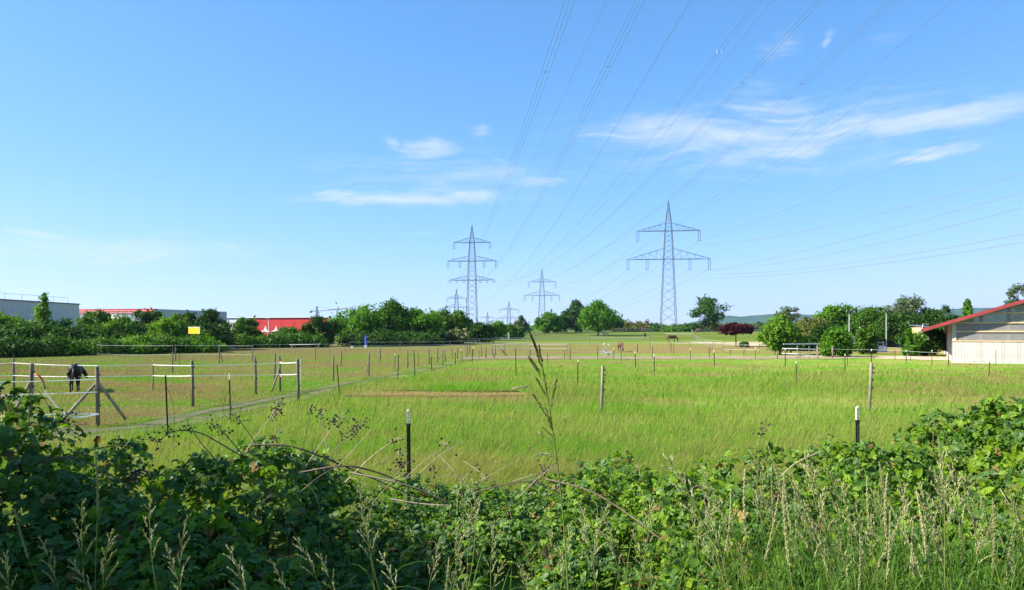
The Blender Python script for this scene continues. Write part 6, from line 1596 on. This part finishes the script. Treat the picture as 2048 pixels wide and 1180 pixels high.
# the one tall stalk in the middle
def hero_stalk():
    D = 2.55
    C = [(1140, 1240), (1133, 1120), (1127, 1040), (1119, 960), (1110, 890), (1104, 850), (1099, 815), (1091, 770), (1084, 725), (1074, 695), (1066, 675), (1059, 661)]
    P = [at(x, y, D) for x, y in C]
    base = Vector((P[0].x + .02, D, 1.18))
    t = thing('grass_stalk', 'tallest seeding grass stalk rising above the horizon in the middle', 'grass stalk', base); o = base
    pts = [Vector((0, 0, 0))] + [p - o for p in P if p.z > 1.3]
    n = len(pts)
    me = MB().tube(pts, [.0034 - .0022 * k / n for k in range(n)], 5).mesh('stem', M_STALK); a_ = me.attributes.new('rnd', 'FLOAT', 'POINT'); a_.data.foreach_set('value', [.2] * len(me.vertices)); link('stem', me, t)
    rng = random.Random(4)
    V, Fc = [], []
    def branch(px0, py0, px1, py1, ns, ln=.017, dy=0.0, w=.0028):
        a, b = at(px0, py0, D) - o, at(px1, py1, D + dy) - o; d = b - a
        V0 = len(V); s = Vector((.0007, 0, .0004)); V.extend([a - s, a + s, b]); Fc.append((V0, V0 + 1, V0 + 2))
        for q in range(ns):
            f = .22 + .78 * q / ns; p = a + d * f
            for _ in range(2): spikelet(V, Fc, p, d.normalized() + Vector((rng.uniform(-.35, .35), rng.uniform(-.35, .35), rng.uniform(-.2, .2))), ln * rng.uniform(.7, 1.1), w)
    for a in [(1102, 845, 1066, 788, 9), (1096, 800, 1074, 757, 8), (1090, 768, 1056, 712, 12), (1087, 752, 1060, 716, 8), (1086, 745, 1072, 700, 11), (1080, 722, 1066, 680, 12), (1078, 712, 1062, 672, 12), (1072, 695, 1059, 664, 9), (1086, 735, 1078, 692, 10), (1100, 830, 1113, 762, 3), (1104, 800, 1113, 760, 8), (1094, 790, 1088, 748, 8), (1104, 850, 1090, 815, 6), (1112, 880, 1085, 854, 7), (1108, 868, 1098, 840, 6)]: branch(*a, dy=rng.uniform(-.03, .03))
    me = bpy.data.meshes.new('seed_head'); me.from_pydata([tuple(v) for v in V], [], Fc); me.materials.append(M_SPIKED); a_ = me.attributes.new('rnd', 'FLOAT', 'POINT'); a_.data.foreach_set('value', [.25] * len(V)); link('seed_head', me, t)
    V, Fc = [], []
    for a in [(1112, 905, 1071, 912, 7), (1108, 888, 1078, 866, 4), (1112, 915, 1084, 908, 6)]: branch(*a, ln=.02)
    me = bpy.data.meshes.new('pale_branch'); me.from_pydata([tuple(v) for v in V], [], Fc); me.materials.append(M_SPIKE); a_ = me.attributes.new('rnd', 'FLOAT', 'POINT'); a_.data.foreach_set('value', [.9] * len(V)); link('seed_head', me, t)
hero_stalk()
rs = random.Random(12)
SHARED = {'sun': ('pale seeding grass stalk in the sunlit verge tuft by the second near stake', 'pale grass stalks of the sunny verge'), 'mid': ('seeding grass stalk leaning over the brambles below the tall stalk', 'grass stalks over the middle brambles'), 'shade': ('dim seeding grass stalk in front of the shaded bramble', 'grass stalks in the shade')}
SP = []
for (x, y) in [(1506, 905), (1524, 918), (1545, 930), (1610, 905), (1622, 935), (1660, 945), (1680, 960), (1712, 1000), (1735, 955), (1758, 925), (1775, 948), (1796, 952), (1811, 970), (1838, 968), (1842, 978), (1876, 880), (1886, 905), (1900, 955), (1928, 950), (1960, 990), (1985, 1000), (2020, 985), (2046, 990), (1580, 960), (1566, 975), (1535, 890), (1490, 940), (1700, 1040), (1640, 1000), (1860, 1010), (1870, 940), (1815, 1000), (1780, 1010), (1742, 1030), (1920, 1040), (2030, 1050), (1995, 1060), (1600, 1020)]:
    SP.append((x, y, rs.uniform(2.7, 3.6), 'sun'))
for (x, y) in [(1330, 910), (1405, 940), (1420, 975), (1300, 1000), (1380, 1010), (1440, 1000), (1215, 1010), (1160, 1005), (1265, 1060), (1195, 1090), (1330, 1080), (1400, 1075), (1455, 1060), (1100, 1060), (1050, 1090), (945, 960), (955, 1000), (990, 1040), (880, 1085), (1480, 1090), (1245, 1110), (1010, 1120), (920, 1110)]:
    SP.append((x, y, rs.uniform(2.7, 3.7), 'mid'))
for (x, y) in [(190, 905), (165, 1000), (300, 1000), (225, 1060), (330, 1090), (80, 1075), (30, 1020), (455, 1092), (590, 1075), (720, 960), (722, 1010), (640, 1110), (760, 1105), (140, 1120), (375, 1030), (10, 1105), (540, 1120)]:
    SP.append((x, y, rs.uniform(2.6, 3.4), 'shade'))
for (x, y, D, gname) in list(SP):
    if (gname == 'sun' and rs.random() < .85) or (gname == 'mid' and rs.random() < .6): SP.append((x + rs.uniform(-38, 38), y + rs.uniform(10, 80), rs.uniform(2.6, 3.7), gname))
def ordinal(n):
    one = ['', 'first', 'second', 'third', 'fourth', 'fifth', 'sixth', 'seventh', 'eighth', 'ninth', 'tenth', 'eleventh', 'twelfth', 'thirteenth', 'fourteenth', 'fifteenth', 'sixteenth', 'seventeenth', 'eighteenth', 'nineteenth', 'twentieth']
    return one[n] if n <= 20 else 'twenty-' + one[n - 20]
KW = {'spike': 'narrow spiked grass stalk', 'pan': 'branched pale grass stalk', 'nod': 'nodding grass stalk', 'fine': 'fine brown grass stalk'}
SPOT = [(-50, 'in the shade below the tape gate'), (250, 'in the shade below the dried berries'), (560, 'before the near stake'), (870, 'beside the tall middle stalk'), (1170, 'over the green bramble mound'), (1470, 'in the tuft before the second stake'), (1740, 'in the thick sunny tuft'), (1890, 'below the high sunny bramble')]
seen_k = {}
for (x, y, D, gname) in sorted(SP):
    k = rs.choice([0, 1, 2, 4, 5, 7, 9] if gname == 'sun' else ([1, 3, 4, 7, 8, 0, 6] if gname == 'mid' else [3, 8, 1, 4, 0]))
    spot = [n for a, n in SPOT if x >= a][-1]
    key = (PROTO[k][3], spot); seen_k[key] = seen_k.get(key, 0) + 1
    stalk(x, y, D, k, rs.uniform(.05, .3), rs.choice([math.pi, math.pi, 0, 2.4, -2.6]) if gname != 'shade' else math.pi, '%s %s, %s from the left' % (KW[key[0]], spot, ordinal(seen_k[key])), SHARED[gname][1], rs.uniform(2.2, 4.0) if rs.random() < .7 else rs.uniform(-.8, .8))
# leaf blades and low herbs of the verge, uncountable
def verge():
    rng = np.random.default_rng(91)
    n = 10500
    Y = rng.uniform(2.5, 4.6, n); X = rng.uniform(-.78, .82, n) * Y
    dens = vnoise(X * 1.3, Y * 1.3, 15) * .7 + .6 * sstep(.0, 1.4, X) - .2
    k = rng.random(n) < np.clip(dens, .05, 1); X, Y = X[k], Y[k]; n = len(X)
    h = rng.uniform(.28, .72, n) * (.7 + .5 * sstep(0, 1.5, X)); a = rng.uniform(0, 6.28, n); w = rng.uniform(.0022, .0050, n)
    z = np.full(n, 1.19)
    dx, dy = np.cos(a), np.sin(a); bend = rng.uniform(.15, .75, n)
    Vs = []
    for q in range(6):
        f = q / 5; p = np.stack([X + dx * h * bend * f ** 1.8, Y + dy * h * bend * f ** 1.8, z + h * (f - .45 * bend * f * f)], -1)
        s = np.stack([-dy * w, dx * w, 0 * w], -1) * (1 - f ** 2.2)
        Vs += [p - s, p + s]
    V = np.stack(Vs, 1).reshape(-1, 3); i = np.arange(n)[:, None] * 12
    Fc = np.concatenate([np.concatenate([i + 2 * q, i + 2 * q + 1, i + 2 * q + 3, i + 2 * q + 2], 1) for q in range(5)])
    tag(link('verge_grass', npmesh('verge_grass', V, Fc, M_GBLADE, rnd=np.repeat(rng.random(n), 12))), 'low green grass blades of the verge in front', 'grass', kind='stuff')
verge()
# young nettle-like herbs between the grass
def herb(px, D, h, label, seed):
    rng = random.Random(seed); g = gd(px, D); g.z = 1.18
    t = thing('young_bramble', label, 'bramble', g, 0, 'young leafy shoots of the verge')
    MB().tube([(0, 0, 0), (.01, 0, h * .5), (.02, .01, h)], [.004, .003, .0015], 5).build('stem', M_CANEG, t)
    for k in range(16):
        f = .25 + .75 * k / 16; a = k * 2.4; o = bpy.data.objects.new('leaf', VAR_ME[(1, k % 9, k % 3)]); COL.objects.link(o); o.parent = t
        s = rng.uniform(.03, .05) * (1.15 - .5 * f); tilt = rng.uniform(-.1, .5)
        o.location = (.015 * f + math.cos(a) * .035, math.sin(a) * .035, h * f); o.rotation_euler = (rng.uniform(-.3, .3), -tilt + .2, a); o.scale = (s,) * 3
for k, (px, D, h, lb) in enumerate([(930, 3.9, .52, 'bright leafy shoot left of the tall stalk foot'), (1065, 4.0, .35, 'leafy shoot at the tall stalk foot'), (1300, 3.8, .3, 'small leafy shoot below the green mound'), (1700, 3.7, .42, 'bright leafy shoot in the sunny tuft'), (1560, 3.8, .32, 'leafy shoot at the edge of the sunny tuft'), (1990, 3.9, .5, 'leafy shoot at the far sunny end'), (560, 3.9, .4, 'dim leafy shoot in the shade')]): herb(px, D, h, lb, k)

# ---------------------------------------------------------------- air
def haze():
    mb = MB().box(-12500, 12500, -120, 9800, -8, 320)
    m, t, out = mat_base('thin_summer_haze')
    v = N(t, 'ShaderNodeVolumePrincipled'); v.inputs['Color'].default_value = (0.50, 0.76, 1.0, 1); v.inputs['Density'].default_value = 0.00006; v.inputs['Anisotropy'].default_value = 0.2
    L(t, v.outputs[0], out.inputs['Volume'])
    o = mb.build('haze', m); tag(o, 'thin summer haze over the plain', kind='stuff')
haze()
